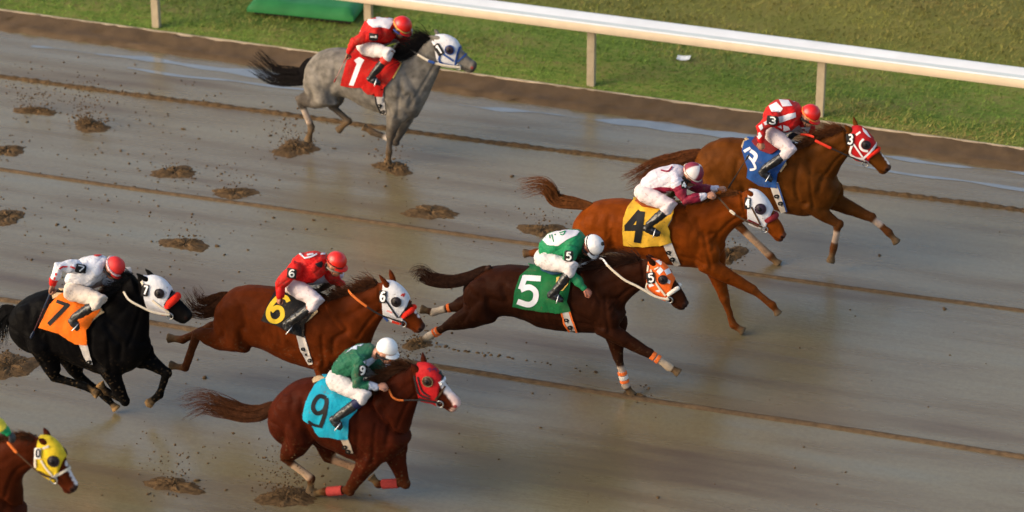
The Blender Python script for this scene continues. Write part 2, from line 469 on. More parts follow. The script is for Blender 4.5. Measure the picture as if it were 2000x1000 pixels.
# --- dirt bank up to the kerb, kerb board, grass
def strip(name, prof, m, x0=-60, x1=60, step=.25, amp=.02, seed=3, kind='structure'):
    r = random.Random(seed); xs = np.arange(x0, x1 + step, step) if x0 > -100 else np.array([x0, x1]); V = []; Fc = []
    n = len(prof)
    for x in xs:
        for i, (dy, z) in enumerate(prof):
            a = amp if 0 < i < n - 1 else 0
            V.append((x + r.uniform(-.05, .05), yc(x) + dy + r.uniform(-1, 1) * a * 1.5, z + r.uniform(-.6, 1) * a))
    for i in range(len(xs) - 1):
        for j in range(n - 1):
            q = i * n + j; Fc.append((q, q + n, q + n + 1, q + 1))
    o = obj(name, V, Fc, m); tag(o, kind=kind); return o
strip('dirt_bank', [(-.47, -.02), (-.41, .012), (-.36, .050), (-.28, .048), (-.18, .078), (-.09, .108), (-.014, .128), (.02, .05)], M_BANK, -30, 25, .12, .016)
def grass_z(x, y):
    d = y - yc(x)
    return KERB_Z + .01 + .05 * min(d, 1) + .035 * math.sin(.8 * x + 1.3 * y) * min(1, max(d, 0)) + .05 * math.sin(.37 * x - .9 * y + 1) * min(1, max(d, 0) / 2) + .02 * max(0, d - 2)
def grass_mat():
    m = bpy.data.materials.new('turf'); t, b = nodes_of(m); N = t.nodes.new; Lk = t.links.new
    tc = N('ShaderNodeTexCoord')
    def noise(sx, sy, sc, det=6, off=0):
        mp = N('ShaderNodeMapping'); mp.inputs['Scale'].default_value = (sx, sy, 1); mp.inputs['Location'].default_value = (off, 0, 0); Lk(tc.outputs['Object'], mp.inputs[0])
        n = N('ShaderNodeTexNoise'); n.inputs['Scale'].default_value = sc; n.inputs['Detail'].default_value = det; n.inputs['Roughness'].default_value = .65; Lk(mp.outputs[0], n.inputs[0]); return n
    n = noise(.55, 1.5, 1.5, 9); n2 = noise(1.4, 4, 5, 8, 4)
    a = N('ShaderNodeMath'); a.operation = 'MULTIPLY_ADD'; a.inputs[1].default_value = .5; Lk(n2.outputs[0], a.inputs[0])
    a2 = N('ShaderNodeMath'); a2.operation = 'MULTIPLY'; a2.inputs[1].default_value = .5; Lk(n.outputs[0], a2.inputs[0]); Lk(a2.outputs[0], a.inputs[2])
    r = N('ShaderNodeValToRGB'); e = r.color_ramp.elements
    stops = [(.36, (.08, .115, .018)), (.46, (.13, .19, .030)), (.54, (.19, .20, .045)), (.64, (.24, .18, .065))]
    while len(e) < 4: e.new(.5)
    for q, (p, c) in zip(e, stops): q.position = p; q.color = c + (1,)
    Lk(a.outputs[0], r.inputs[0])
    sx = N('ShaderNodeSeparateXYZ'); Lk(tc.outputs['Object'], sx.inputs[0]); mg = N('ShaderNodeMapRange'); mg.inputs[1].default_value = 6.4; mg.inputs[2].default_value = 7.6; mg.inputs[4].default_value = .7; Lk(sx.outputs[1], mg.inputs[0])
    xm = N('ShaderNodeMix'); xm.data_type = 'RGBA'; Lk(mg.outputs[0], xm.inputs[0]); Lk(r.outputs[0], xm.inputs[6]); xm.inputs[7].default_value = (.165, .135, .034, 1); Lk(xm.outputs[2], b.inputs['Base Color'])
    setin(b, Roughness=.9, Specular_IOR_Level=.1)
    return m
M_TURF = grass_mat()
V = []; Fc = []
gx = np.concatenate([[-150, -60, -25], np.arange(-14, 10.1, .4), [25, 60, 150]]); gd = np.concatenate([[.012], np.arange(.15, 9, .3), [12, 20, 40, 90]])
for x in gx:
    for d in gd: V.append((x, yc(x) + d, grass_z(x, yc(x) + d) if abs(x) < 20 and d < 10 else KERB_Z + .2))
n = len(gd)
for i in range(len(gx) - 1):
    for j in range(n - 1):
        q = i * n + j; Fc.append((q, q + n, q + n + 1, q + 1))
tag(obj('infield_ground', V, Fc, M_TURF), kind='structure')
# blades
r_ = np.random.RandomState(5); nb = 90000
bx = r_.uniform(-13, 9.5, nb); bd = .03 + 6.5 * r_.rand(nb) ** 1.25
by = 5.14 - .0235 * bx - .29 + bd
bz = np.array([grass_z(x, y) for x, y in zip(bx, by)])
patch = .9 * np.sin(.8 * bx + 1.1 * by + 1.2 * np.sin(.9 * by)) + .8 * np.sin(2.9 * by - .35 * bx + 1 + np.sin(1.7 * bx)) + .7 * np.sin(.5 * bx - 5.1 * by + np.sin(2.2 * bx + 1)) + r_.normal(0, .55, nb) + 1.5 * np.clip((bd - 1.0) / 2.2, 0, 1) * np.clip((bx + 7) / 8, .2, 1) - .5 * np.exp(-bd / .5)
hgt = (.02 + .032 * r_.rand(nb)) * (1 + .25 * np.clip(patch, -1, 1)); hgt[bd < .25] *= .75
ang = r_.uniform(0, math.pi, nb); lx = r_.normal(.025, .03, nb); ly = r_.normal(0, .03, nb); wd = .006 + .006 * r_.rand(nb)
P = np.empty((nb, 3, 3))
P[:, 0] = np.stack([bx - wd * np.cos(ang), by - wd * np.sin(ang), bz - .01], 1)
P[:, 1] = np.stack([bx + wd * np.cos(ang), by + wd * np.sin(ang), bz - .01], 1)
P[:, 2] = np.stack([bx + lx, by + ly, bz + hgt], 1)
me = bpy.data.meshes.new('grass'); me.from_pydata(P.reshape(-1, 3).tolist(), [], [(3 * i, 3 * i + 1, 3 * i + 2) for i in range(nb)]); me.update()
gc = np.array([.165, .265, .040]); dry = np.array([.30, .215, .075]); dk = np.array([.105, .150, .026])
k = np.clip((patch + .4) / 3.2, 0, 1)[:, None]; C = gc * (1 - k) + dry * k
k2 = np.clip((-patch - .6) / 2.5, 0, 1)[:, None]; C = C * (1 - k2) + dk * k2
fo = (.72 * np.clip((bd - 1.5 + .35 * np.sin(1.3 * bx) + .2 * np.sin(3.1 * bx + 2)) / 1.1, 0, 1))[:, None]; C = C * (1 - fo) + (np.array([.185, .160, .036]) * (1 + .28 * np.sin(2.1 * bx + 3.3 * by) * np.sin(1.2 * by - .7 * bx))[:, None]) * fo
C *= (1 + r_.normal(0, .10, nb))[:, None]
setcol(me, np.clip(np.repeat(C, 3, 0), 0.004, 1))
tag(link_mesh('grass', me, attr_mat('grass_blades', .7, .15, 4, 0, spec=.15)), kind='stuff')

def box(c, h, rot=0.0):
    V = []
    for sx in (-1, 1):
        for sy in (-1, 1):
            for sz in (-1, 1):
                x, y = sx * h[0], sy * h[1]
                V.append(np.array([c[0] + x * math.cos(rot) - y * math.sin(rot), c[1] + x * math.sin(rot) + y * math.cos(rot), c[2] + sz * h[2]]))
    Fc = [(0, 1, 3, 2), (4, 6, 7, 5), (0, 4, 5, 1), (2, 3, 7, 6), (0, 2, 6, 4), (1, 5, 7, 3)]
    return V, Fc
def bevel_obj(o, wd, seg=2):
    bm = bmesh.new(); bm.from_mesh(o.data)
    bmesh.ops.bevel(bm, geom=bm.edges[:], offset=wd, segments=seg, affect='EDGES', profile=.6)
    bm.to_mesh(o.data); bm.free(); o.data.update()
KROT = math.atan(-.0235)
kb = MB(); kb.add(*box((-2, yc(-2) + .0, KERB_Z - .06), (45, .010, .082), KROT))
tag(obj('kerb_board', kb.V, kb.F, mat('kerb_paint', (.46, .36, .25), .7, .3, 4), org=(-2, yc(-2), 0), smooth=False), 'long thin pale kerb board between the brown dirt bank and the grass', 'kerb')

# --- running rail
rail = empty('running_rail', (-2, yc(-2) + .1, KERB_Z))
tag(rail, 'white running rail with a broad rounded top on square cream posts', 'rail')
M_RAILW = mat('rail_white', (.78, .76, .71), .7, .07, 2.5, .0, spec=.2)
M_RAILSUN = mat('rail_sun_tint', (.70, .54, .36), .5, .06, 5)  # cream tint paints warm low sunlight onto the side facing the track
M_POST = mat('post_paint', (.42, .33, .21), .6, .14, 8)
def rail_y(x): return 5.14 - .02 * x - .145
yl = rail_y(0) - .19
u0 = 1150
xr = onY(1150, 66, rail_y(-.5) - .19)
zb = xr[2] + .022; zt = onY(1150, 48, rail_y(-.5) - .19)[2]
prof = [(-.19, zb), (-.195, zb + .006), (-.195, zt - .008), (-.185, zt), (-.17, zt + .014), (-.13, zt + .036), (-.07, zt + .053), (0, zt + .06), (.06, zt + .056), (.11, zt + .04), (.14, zt + .012), (.145, zt - .06), (.13, zt - .065), (.115, zt), (.05, zt + .025), (-.06, zt + .025), (-.14, zt), (-.165, zt - .015), (-.165, zb)]
def extr(prof, x0, x1, step, fn):
    V = []; Fc = []; xs = np.arange(x0, x1 + 1e-6, step); n = len(prof)
    for x in xs:
        for dy, z in prof: V.append((x, fn(x) + dy, z))
    for i in range(len(xs) - 1):
        for j in range(n):
            a = i * n + j; b = i * n + (j + 1) % n; Fc.append((a, b, b + n, a + n))
    Fc.append(tuple(range(n))); Fc.append(tuple((len(xs) - 1) * n + i for i in reversed(range(n))))
    return V, Fc
top = obj('rail_cover', *extr([(-.186, zt + .002), (-.175, zt + .009), (-.15, zt + .015), (-.07, zt + .028), (.02, zt + .039), (.09, zt + .045), (.125, zt + .043), (.142, zt + .032), (.145, zt - .06), (.133, zt - .06), (.12, zt + .018), (.05, zt + .018), (-.06, zt + .010), (-.14, zt + .002)], -26, 22, 2, rail_y), M_RAILW, rail)
lip = obj('rail_fascia', *extr([(-.192, zb), (-.197, zb + .006), (-.197, zt - .008), (-.190, zt), (-.165, zt - .004), (-.165, zb)], -26, 22, 2, rail_y), M_RAILSUN, rail)
for o in (top, lip):
    bm = bmesh.new(); bm.from_mesh(o.data); bmesh.ops.recalc_face_normals(bm, faces=bm.faces[:]); bm.to_mesh(o.data); bm.free()
seam = mat('rail_seam', (.52, .55, .52), .6, .06, 3)
obj('rail_seam', *extr([(-.160, zt + .016), (-.095, zt + .0275), (-.095, zt + .0245), (-.160, zt + .010)], -26, 22, 2, rail_y), seam, rail)
px_posts = [(-125, 0), (303, 58), (718, 115), (1150, 175), (1597, 235), (2065, 297)]
for u, v in px_posts:
    x = onZ(u, v, KERB_Z)[0]
    o = obj('post', *box((x, rail_y(x), (KERB_Z + zt) / 2 - .04), (.054, .045, (zt - KERB_Z) / 2 + .055), KROT), M_POST, rail, smooth=False)
    bevel_obj(o, .008)
    br = MB(); br.add(*tube([(x, rail_y(x) - .03, zt - .14), (x, rail_y(x) - .12, zt - .05), (x, rail_y(x) - .16, zt - .02)], [.022, .022, .022], 8))
    obj('bracket', br.V, br.F, M_POST, o)

# --- green mat, paper
FLc = onZ(482, 27, .2); FRc = onZ(690, 47, .2)
ex = (FRc - FLc); wx = np.linalg.norm(ex); ex /= wx; ey2 = np.array([-ex[1], ex[0], 0])
V2 = []
mb = MB()
nx, ny = 26, 16; dp = 1.5
top_h = .17
Vm = []; Fm = []
for i in range(nx + 1):
    for j in range(ny + 1):
        s, t_ = i / nx, j / ny
        p = FLc + ex * wx * s + ey2 * dp * t_
        e = min(s * wx, (1 - s) * wx, t_ * dp, (1 - t_) * dp)
        z = .2 + top_h * min(1, .35 + e / .12) if e > 0 else .2 + top_h * .55
        z += .012 * math.sin(7 * s + 3 * t_) + .008 * math.sin(15 * s - 9 * t_) + .02 * math.sin(2.4 * s)
        Vm.append(np.array([p[0], p[1], z]))
        Vm.append(np.array([p[0], p[1], .235]))
def mi(i, j, k): return 2 * (i * (ny + 1) + j) + k
for i in range(nx):
    for j in range(ny):
        Fm.append((mi(i, j, 0), mi(i + 1, j, 0), mi(i + 1, j + 1, 0), mi(i, j + 1, 0)))
        Fm.append((mi(i, j, 1), mi(i, j + 1, 1), mi(i + 1, j + 1, 1), mi(i + 1, j, 1)))
for i in range(nx):
    Fm.append((mi(i, 0, 1), mi(i + 1, 0, 1), mi(i + 1, 0, 0), mi(i, 0, 0))); Fm.append((mi(i, ny, 0), mi(i + 1, ny, 0), mi(i + 1, ny, 1), mi(i, ny, 1)))
for j in range(ny):
    Fm.append((mi(0, j, 0), mi(0, j + 1, 0), mi(0, j + 1, 1), mi(0, j, 1))); Fm.append((mi(nx, j, 1), mi(nx, j + 1, 1), mi(nx, j + 1, 0), mi(nx, j, 0)))
mt = obj('ground_mat', Vm, Fm, mat('green_vinyl', (.035, .20, .055), .5, .15, 4, .15, 12), org=(FLc[0] + .7, FLc[1] + .5, .2))
tag(mt, 'green padded mat lying on the grass behind the white rail', 'mat')
bs = box((0, 0, 0), (1, 1, 1))[1]
Vb = [FLc + ex * wx * a + ey2 * dp * b + np.array([0, 0, z]) for a in (.05, .95) for b in (.06, .94) for z in (-.12, .034)]
obj('mat_shade_block', Vb, bs, mat('mat_gap_shade', (.03, .022, .015), .8), mt, smooth=False)  # dark block added to paint the shadow in the gap under the mat
pp = onZ(1335, 122, .2)
Vp = []; Fp = []
for i in range(9):
    for j in range(5):
        x = (i / 8 - .5) * .19; y = (j / 4 - .5) * .09
        Vp.append(np.array([pp[0] + x, pp[1] + y, grass_z(pp[0], pp[1]) + .05 + .02 * math.sin(14 * x + 5) + .015 * math.sin(30 * y + 9 * x)]))
for i in range(8):
    for j in range(4): Fp.append((5 * i + j, 5 * i + 5 + j, 5 * i + 6 + j, 5 * i + 1 + j))
k = len(Vp); Vp += [v - np.array([0, 0, .004]) for v in Vp]; Fp += [tuple(i + k for i in reversed(f)) for f in Fp]
tag(obj('paper_scrap', Vp, Fp, mat('paper', (.72, .72, .70), .7, .05), org=pp), 'crumpled white paper scrap lying in the grass beyond the rail', 'litter')

# --- churned prints and clods
def clod(mb, c, r, rr, flat=.7):
    ax = Matrix.Rotation(rr.uniform(0, 6.3), 3, 'Z') @ Matrix.Rotation(rr.uniform(-.6, .6), 3, 'X')
    A = [np.array(ax.col[i]) for i in range(3)]
    V, Fc = ellipsoid(c, A, (r * rr.uniform(.8, 1.5), r * rr.uniform(.7, 1.1), r * flat), 7, 5)
    V = [v + (v - np.asarray(c)) * rr.uniform(-.28, .3) for v in V]
    mb.add(V, Fc)
CL = MB()
def mud_print(u, v, wpx, hpx, label, seed, n=26, spray=0, up=.25):
    rr = random.Random(seed); c = onZ(u, v, 0); s = ppm(c)
    rx = wpx / s / 2; ry = max(.05, hpx / s / .454 / 2)
    mb = MB(); nr, na = 10, 48; V = []; Fc = []
    ph = [rr.uniform(0, 6.3) for _ in range(12)]
    for i in range(nr + 1):
        for j in range(na):
            a = 2 * math.pi * j / na; q = i / nr
            e = 1 + .20 * math.sin(2 * a + ph[0]) + .13 * math.sin(3 * a + ph[1]) + .06 * math.sin(7 * a + ph[2]) + .04 * math.sin(13 * a + ph[4]) + rr.uniform(-.09, .09)
            h = .015 * max(0, math.sin(min(1, q * 1.25) * math.pi)) ** .7 * max(0, 1 + .5 * math.sin(4 * a + ph[3]) + .5 * math.sin(11 * a + ph[5] + 5 * q) + .4 * math.sin(19 * a + ph[6] - 7 * q) + rr.uniform(-.6, .6)) if 0 < q < .95 else 0
            V.append(np.array([c[0] + rx * q * e * math.cos(a), c[1] + ry * q * e * math.sin(a), .006 + h - (.012 if q >= 1 else 0)]))
    for i in range(1, nr):
        for j in range(na):
            a = i * na + j; b = i * na + (j + 1) % na; Fc.append((a - na, a, b, b - na))
    V = V[na:nr * na] + V[nr * na:]; Fc = [tuple(k for k in f) for f in Fc]
    V = V + [np.array([c[0], c[1], .006])]; k = len(V) - 1
    Fc = [tuple(i for i in f) for f in Fc] + [(k, j, (j + 1) % na) for j in range(na)]
    o = obj('mud_splash', V, Fc, M_MUD, org=(c[0], c[1], 0))
    tag(o, label, 'mud', 'mud churned up by the hooves')
    for k in range(int(n * 1.3)):
        a = rr.uniform(0, 6.3); q = abs(rr.gauss(0, .8)) + .25
        clod(CL, (c[0] + rx * q * math.cos(a) * 1.2, c[1] + ry * q * math.sin(a) * 1.6, .004), rr.uniform(.003, .012) * (1.7 if rr.random() < .1 else 1), rr, .35)
    for k in range(int(spray * 1.6)):
        hh = abs(rr.gauss(0, up)); sp = .35 + hh * 1.0
        clod(CL, (c[0] + rr.gauss(-.05, .22) * sp * 1.5, c[1] + rr.gauss(0, .2) * sp, .02 + hh), rr.uniform(.003, .011) * rr.choice((1, 1, 1.5)), rr, .8)
PR = [(70, 217, 80, 20, 'brown churned mud patch nearest the top left corner of the track', 20, 120, .26), (178, 246, 85, 26, 'brown mud patch with flying clods right of the top left patch', 26, 190, .34),
      (12, 294, 70, 26, 'brown mud patch cut by the left edge of the photo, upper of two', 22, 8, .2), (342, 337, 85, 28, 'brown mud patch in the open left of the grey horse, above the middle ridge', 26, 14, .15),
      (458, 377, 90, 24, 'brown mud patch touching the middle mud ridge, above the number 6 jockey', 26, 30, .25), (842, 415, 120, 26, 'long mud patch alone below the grey horse, left of horse 4', 24, 6, .12),
      (15, 424, 75, 28, 'brown mud patch at the left edge just below the middle mud ridge', 20, 10, .15), (362, 477, 90, 28, 'brown mud patch above the tail of horse 6', 26, 26, .2),
      (1062, 450, 90, 30, 'blurred brown mud patch behind the rump of horse 4', 26, 40, .2), (340, 948, 110, 28, 'brown mud patch at the bottom between horse 10 and horse 9', 28, 60, .3),
      (560, 972, 120, 34, 'mud splash thrown up under the hind hoof of horse 9', 30, 130, .30), (578, 290, 95, 34, 'mud splash under the hind hoof of the grey horse', 30, 90, .20),
      (768, 328, 80, 26, 'mud splash round the planted front hoof of the grey horse', 30, 50, .15), (1425, 498, 60, 40, 'mud splash behind the foreleg of horse 4', 24, 40, .25),
      (20, 715, 90, 60, 'mud splash under the hindquarters of the black horse', 24, 80, .3), (815, 672, 60, 22, 'mud splash below the muzzle of horse 6', 22, 40, .25),
      (795, 722, 90, 22, 'mud splash above the mane of horse 9', 22, 50, .2), (1238, 774, 46, 14, 'mud round the planted front hoof of horse 5', 16, 10, .06),]
for i, (u, v, w_, h_, lb, n_, sp, up) in enumerate(PR): mud_print(u, v, w_, h_, lb, 100 + i, n_, sp, up)
mb = CL; rr = random.Random(77)
for k in range(520):
    if k < 330: u, v = rr.gauss(260, 230), rr.gauss(330, 120)
    elif k < 420: u, v = rr.gauss(560, 330), rr.gauss(760, 160)
    else: u, v = rr.uniform(0, 2000), rr.uniform(250, 1000)
    c = onZ(u, v)
    if c[1] > 4.2: continue
    clod(mb, (c[0], c[1], .003), rr.uniform(.005, .016) * (2.1 if rr.random() < .12 else 1), rr, .45)
for k in range(46):        # broken line of marks right of the front runners' tracks
    t_ = k / 45; u = 850 + 330 * t_ + rr.gauss(0, 3); v = 676 + 53 * t_ + rr.gauss(0, 1.5)
    if rr.random() < .6:
        c = onZ(u, v); clod(mb, (c[0], c[1], .002), rr.uniform(.01, .028), rr, .3)
tag(obj('mud_clods', mb.V, mb.F, M_MUD), kind='stuff')

# --- films of standing water in the wheel lines near the bank
def puddle(name, u0, v0, u1, v1, wd_, seed, gaps=.25):
    A = onZ(u0, v0); B = onZ(u1, v1); rr = random.Random(seed); n = 260; V = []; Fc = []
    p = [rr.uniform(0, 6.3) for _ in range(5)]; prev = False
    for i in range(n + 1):
        t = i / n; c = A + (B - A) * t; x = c[0]
        w_ = wd_ * (.55 + .45 * math.sin(1.1 * x + p[0]) + .3 * math.sin(3.3 * x + p[1]) + .15 * math.sin(8 * x + p[2])); w_ = max(w_, .012)
        o_ = .05 * math.sin(.9 * x + p[3]) + .02 * math.sin(4 * x + p[4])
        V += [(x, c[1] + o_ - w_ / 2, .004), (x, c[1] + o_ + w_ / 2, .004)]
    for i in range(n): Fc.append((2 * i, 2 * i + 2, 2 * i + 3, 2 * i + 1))
    tag(obj(name, V, Fc, mat('water_film_sky_sheen', (.195, .205, .200), .12, .12, 3, .05, 6, spec=1.0)), kind='structure')  # pale base colour paints the bright sky reflection into the water
puddle('water', 60, 92, 640, 162, .20, 1)
puddle('water', 900, 202, 2150, 356, .26, 2)
puddle('water', 250, 132, 640, 180, .07, 3)
puddle('water', 1650, 318, 2150, 392, .10, 4)

# ================================================================== HORSES
TW = [(0, .07), (.04, .15), (.13, .23), (.28, .275), (.5, .295), (.68, .275), (.8, .25), (.9, .205), (.96, .15), (1, .08)]
NW = [(0, .20), (.3, .155), (.6, .11), (1, .085)]
HW = [(0, .070), (.15, .088), (.35, .094), (.5, .080), (.7, .064), (.85, .058), (.95, .056), (1, .035)]
HIND_R = [.150, .165, .125, .092, .060, .046, .043, .050, .038, .050, .060]     # hip stifle | mid gaskin, above hock | hock | cannon | cannon | fetlock | pastern | coronet | toe
HIND_T = [0, 1, 1.4, 1.8, 2, 2.25, 2.7, 3, 3.45, 3.72, 4]
FRONT_R = [.120, .125, .088, .066, .060, .043, .040, .048, .037, .049, .058]
FRONT_T = [0, 1, 1.4, 1.8, 2, 2.25, 2.7, 3, 3.45, 3.72, 4]
DYH = [.13, .165, .125, .115, .115]
DYF = [.13, .155, .125, .115, .115]
MUDCOL = np.array([.135, .085, .042])

def leg_path(fr, pts, Y, near, hind):
    dys = DYH if hind else DYF
    sg = -1 if near else 1
    J = [onY(*im(p[3] if len(p) > 3 else fr, p[0], p[1]), Y + sg * d) for p, d in zip(pts, dys)]
    T, R = (HIND_T, HIND_R) if hind else (FRONT_T, FRONT_R)
    P = []
    for t in T:
        i = min(int(t), 3); P.append(J[i] + (J[i + 1] - J[i]) * (t - i))
    return np.array(J), np.array(P), [r * 1.07 for r in R], list(T)
def sub_path(J, t0, t1, n=8):
    out = []
    for k in range(n + 1):
        t = t0 + (t1 - t0) * k / n; i = min(int(t), 3); out.append(J[i] + (J[i + 1] - J[i]) * (t - i))
    return out
def closest(Pts, A, B):
    d = B - A; L = np.dot(d, d) + 1e-9
    t = np.clip(((Pts - A) @ d) / L, 0, 1)
    return t, np.linalg.norm(Pts - (A + t[:, None] * d), axis=1)

def build_horse(S):
    Y = S['Y']; coat = np.array(S['coat']); H = {}
    TS = stations(*S['torso'], Y, S.get('tw', TW)); NS = stations(*S['neck'], Y, NW); HS = stations(*S['head'], Y, HW, shrink=.007)
    mb = MB()
    mb.add(*loft(TS)); mb.add(*loft(NS, 20)); mb.add(*loft(HS, 20))
    legs = {}
    for key in ('nh', 'fh', 'nf', 'ff'):
        fr, pts = S['legs'][key]; hind = key[1] == 'h'; near = key[0] == 'n'
        J, P, R, T = leg_path(fr, pts, Y, near, hind); legs[key] = (J, P, R, T)
        mb.add(*tube(P[:9], R[:9], 16, .82)); 
        # hoof: flared, cut flat
        d = P[10] - P[8]; d /= np.linalg.norm(d)
        mb.add(*tube([P[8], P[9], P[9] + (P[10] - P[9]) * .5, P[10]], [.036, .047, .055, .060], 14, .95, False))
        # joint knobs
        b = (J[1] - J[2]) / np.linalg.norm(J[1] - J[2]) + (J[3] - J[2]) / np.linalg.norm(J[3] - J[2])
        nb_ = np.linalg.norm(b)
        if hind:
            if nb_ > .15: mb.add(*tube([J[2], J[2] - b / nb_ * .045 + (J[1] - J[2]) * .06], [.045, .030], 10, .7))
        else: mb.add(*ellipsoid(J[2] - b / (nb_ + .3) * .012, XYZ, (.062, .055, .066)))
        # tendon side of the fetlock
        mb.add(*ellipsoid(P[7] , XYZ, (.052, .044, .052)))
    # muscles
    for sg in (-1, 1):
        hipn = legs['nh' if sg < 0 else 'fh']; frn = legs['nf' if sg < 0 else 'ff']
        mb.add(*ellipsoid(hipn[0][0] * .6 + hipn[0][1] * .4 + np.array([-.02, sg * .01, 0]), XYZ, (.25, .12, .27)))
        mb.add(*ellipsoid(frn[0][0] * .45 + frn[0][1] * .55, XYZ, (.17, .115, .22)))
        c = HS[int(len(HS) * .30)]
        mb.add(*ellipsoid(c[0] + EY * sg * .030 - c[1] * .03, XYZ, (.085, .058, .09)))
        # nostril rim and lips
        c = HS[-6]
        mb.add(*ellipsoid(c[0] + EY * sg * .028 + c[1] * .01, XYZ, (.045, .034, .038)))
    c = HS[-7]; mb.add(*ellipsoid(c[0] - c[1] * c[2] * .8, XYZ, (.055, .035, .028)))
    # ears
    ears = []
    for e in S['ears']:
        fr, b, t, dy = e
        Pb = onY(*im(fr, *b), Y + dy * .75); Pt = onY(*im(fr, *t), Y + dy)
        ears.append((Pb, Pt))
        mb.add(*tube([Pb, Pb + (Pt - Pb) * .3, Pb + (Pt - Pb) * .6, Pb + (Pt - Pb) * .88, Pt], [.030, .036, .030, .018, .010], 10, .75))
    me = remesh(mb, .0125, 5, .5)
    # ---- muscle lines
    X = coords(me); N = np.empty(len(X) * 3); me.vertices.foreach_get('normal', N); N = N.reshape(-1, 3)
    def tp(F_, f, k):
        i = int(f * (len(F_) - 1)); c, nn, a, b = F_[i]; return c + nn * a * k
    D = np.zeros(len(X))
    for sg, hk, fk in ((-1, 'nh', 'nf'), (1, 'fh', 'ff')):
        Hj = legs[hk][0]; Fj = legs[fk][0]; side = (X[:, 1] - Y) * sg > .03
        v3 = lambda x, z: np.array([x, 0, z])
        G = [([tp(TS, .66, .7), tp(TS, .67, .1), Fj[1] + v3(-.12, .10)], -.017, .030), ([tp(NS, .10, .45), tp(NS, .05, -.1), Fj[0] + v3(.16, .10), Fj[0] + v3(.14, -.08)], -.018, .032),
             ([tp(TS, .33, .55), tp(TS, .34, .0), Hj[1] + v3(.10, .22), Hj[1] + v3(.12, .02)], -.020, .040), ([tp(TS, .06, .35), Hj[0] * .35 + Hj[1] * .65 + v3(-.14, 0), Hj[1] * .55 + Hj[2] * .45 + v3(-.02, 0)], -.013, .026),
             ([tp(NS, .12, -.55), tp(NS, .5, -.5), tp(NS, .92, -.5)], -.012, .022), ([tp(NS, .08, .35), tp(NS, .5, .25), tp(NS, .9, .1)], -.007, .035),
             ([tp(TS, .60, -.1), tp(TS, .68, -.35), Fj[1] + v3(-.02, .06)], -.012, .024), ([Fj[0] + v3(.02, .12), Fj[1] + v3(.06, .02)], -.012, .024),
             ([tp(TS, .42, -.72), tp(TS, .56, -.70), tp(TS, .7, -.72)], -.006, .030), ([tp(TS, .16, .75), tp(TS, .22, .2), Hj[1] + v3(-.03, .2)], -.008, .035),
             ([tp(TS, .74, .6), tp(TS, .76, .1), Fj[0] + v3(-.05, .12)], .012, .06), ([Hj[0] * .5 + Hj[1] * .5, Hj[1] + v3(-.05, .0)], .015, .08), ([Fj[1] + v3(0, .02), Fj[1] * .55 + Fj[2] * .45], .010, .03)]
        for pts, amp, wd_ in G:
            dd = np.full(len(X), 9.0)
            P2 = catmull(pts, 5)
            for a_, b_ in zip(P2[:-1], P2[1:]):
                a2 = a_ * (1, 0, 1); b2 = b_ * (1, 0, 1); t, d = closest(X * (1, 0, 1), a2, b2); dd = np.minimum(dd, d)
            D += np.where(side, amp * np.exp(-(dd / wd_) ** 2), 0)
        # ribs
        r0 = tp(TS, .42, 0); r1 = tp(TS, .66, 0); t = (X[:, 0] - r0[0]) / (r1[0] - r0[0])
        D += np.where(side & (t > 0) & (t < 1), -.0032 * np.clip(np.sin(math.pi * np.clip(t, 0, 1)), 0, 1) * np.clip(np.sin(X[:, 0] * 78 + X[:, 2] * 16), -.2, 1) * np.exp(-((X[:, 2] - r0[2] + .03) / .17) ** 2), 0)
    zr = X[:, 2]
    D += .0035 * np.sin(X[:, 0] * 17 + 2 * np.sin(zr * 11 + S['seed'])) * np.sin(zr * 15 + 1.5 * np.sin(X[:, 0] * 9)) + .0016 * np.sin(X[:, 0] * 43 + zr * 21) * np.sin(zr * 37 - X[:, 0] * 12)
    thin = np.clip((np.abs(X[:, 1] - Y) - .0) / .05, .25, 1)
    X = X + N * (D * thin)[:, None]; me.vertices.foreach_set('co', X.ravel()); me.update()
    # ---- colours
    X = coords(me); n = len(X); C = np.tile(coat, (n, 1))
    def paint(mask, col):
        nonlocal C
        C = C * (1 - mask[:, None]) + np.asarray(col) * mask[:, None]
    sm = lambda e0, e1, x: (lambda t: t * t * (3 - 2 * t))(np.clip((x - e0) / (e1 - e0), 0, 1))
    for key, (J, P, R, T) in legs.items():
        tt = np.zeros(n); dd = np.full(n, 9.0)
        for i in range(4):
            t, d = closest(X, J[i], J[i + 1]); m = d < dd; tt[m] = i + t[m]; dd[m] = d[m]
        sock = S.get('socks', {}).get(key)
        low = np.array(S.get('point', coat * .55))
        near_ = sm(.16, .10, dd)
        paint(sm(*S.get('ptr', (1.5, 2.2)), tt) * near_ * .85, low)
        if sock:
            for t0, t1, col in (sock if isinstance(sock[0], tuple) else [sock]): paint(sm(t0 - .06, t0 + .06, tt) * sm(t1 + .06, t1 - .06, tt) * near_, col)
        mk = sm(S.get('mud', 2.9), 3.6, tt) * near_
        paint(mk * (.75 + .2 * np.sin(X[:, 0] * 90) * np.sin(X[:, 2] * 80)), S.get('mudcol', MUDCOL))
        paint(sm(3.72, 3.8, tt) * near_, S.get('hoof', (.12, .078, .042)))
    hs = HS[-1][0]; hs2 = HS[-8][0]
    t, d = closest(X, HS[-9][0], HS[-1][0])
    paint(sm(.16, .08, d) * sm(.2, .8, t) * .75, S.get('muzzle', coat * .35))
    for fr, x, y, dy, r, col in S.get('spots', []):
        p = onY(*im(fr, x, y), Y + dy); paint(sm(r * 1.15, r * .8, np.linalg.norm(X - p, axis=1)), col)
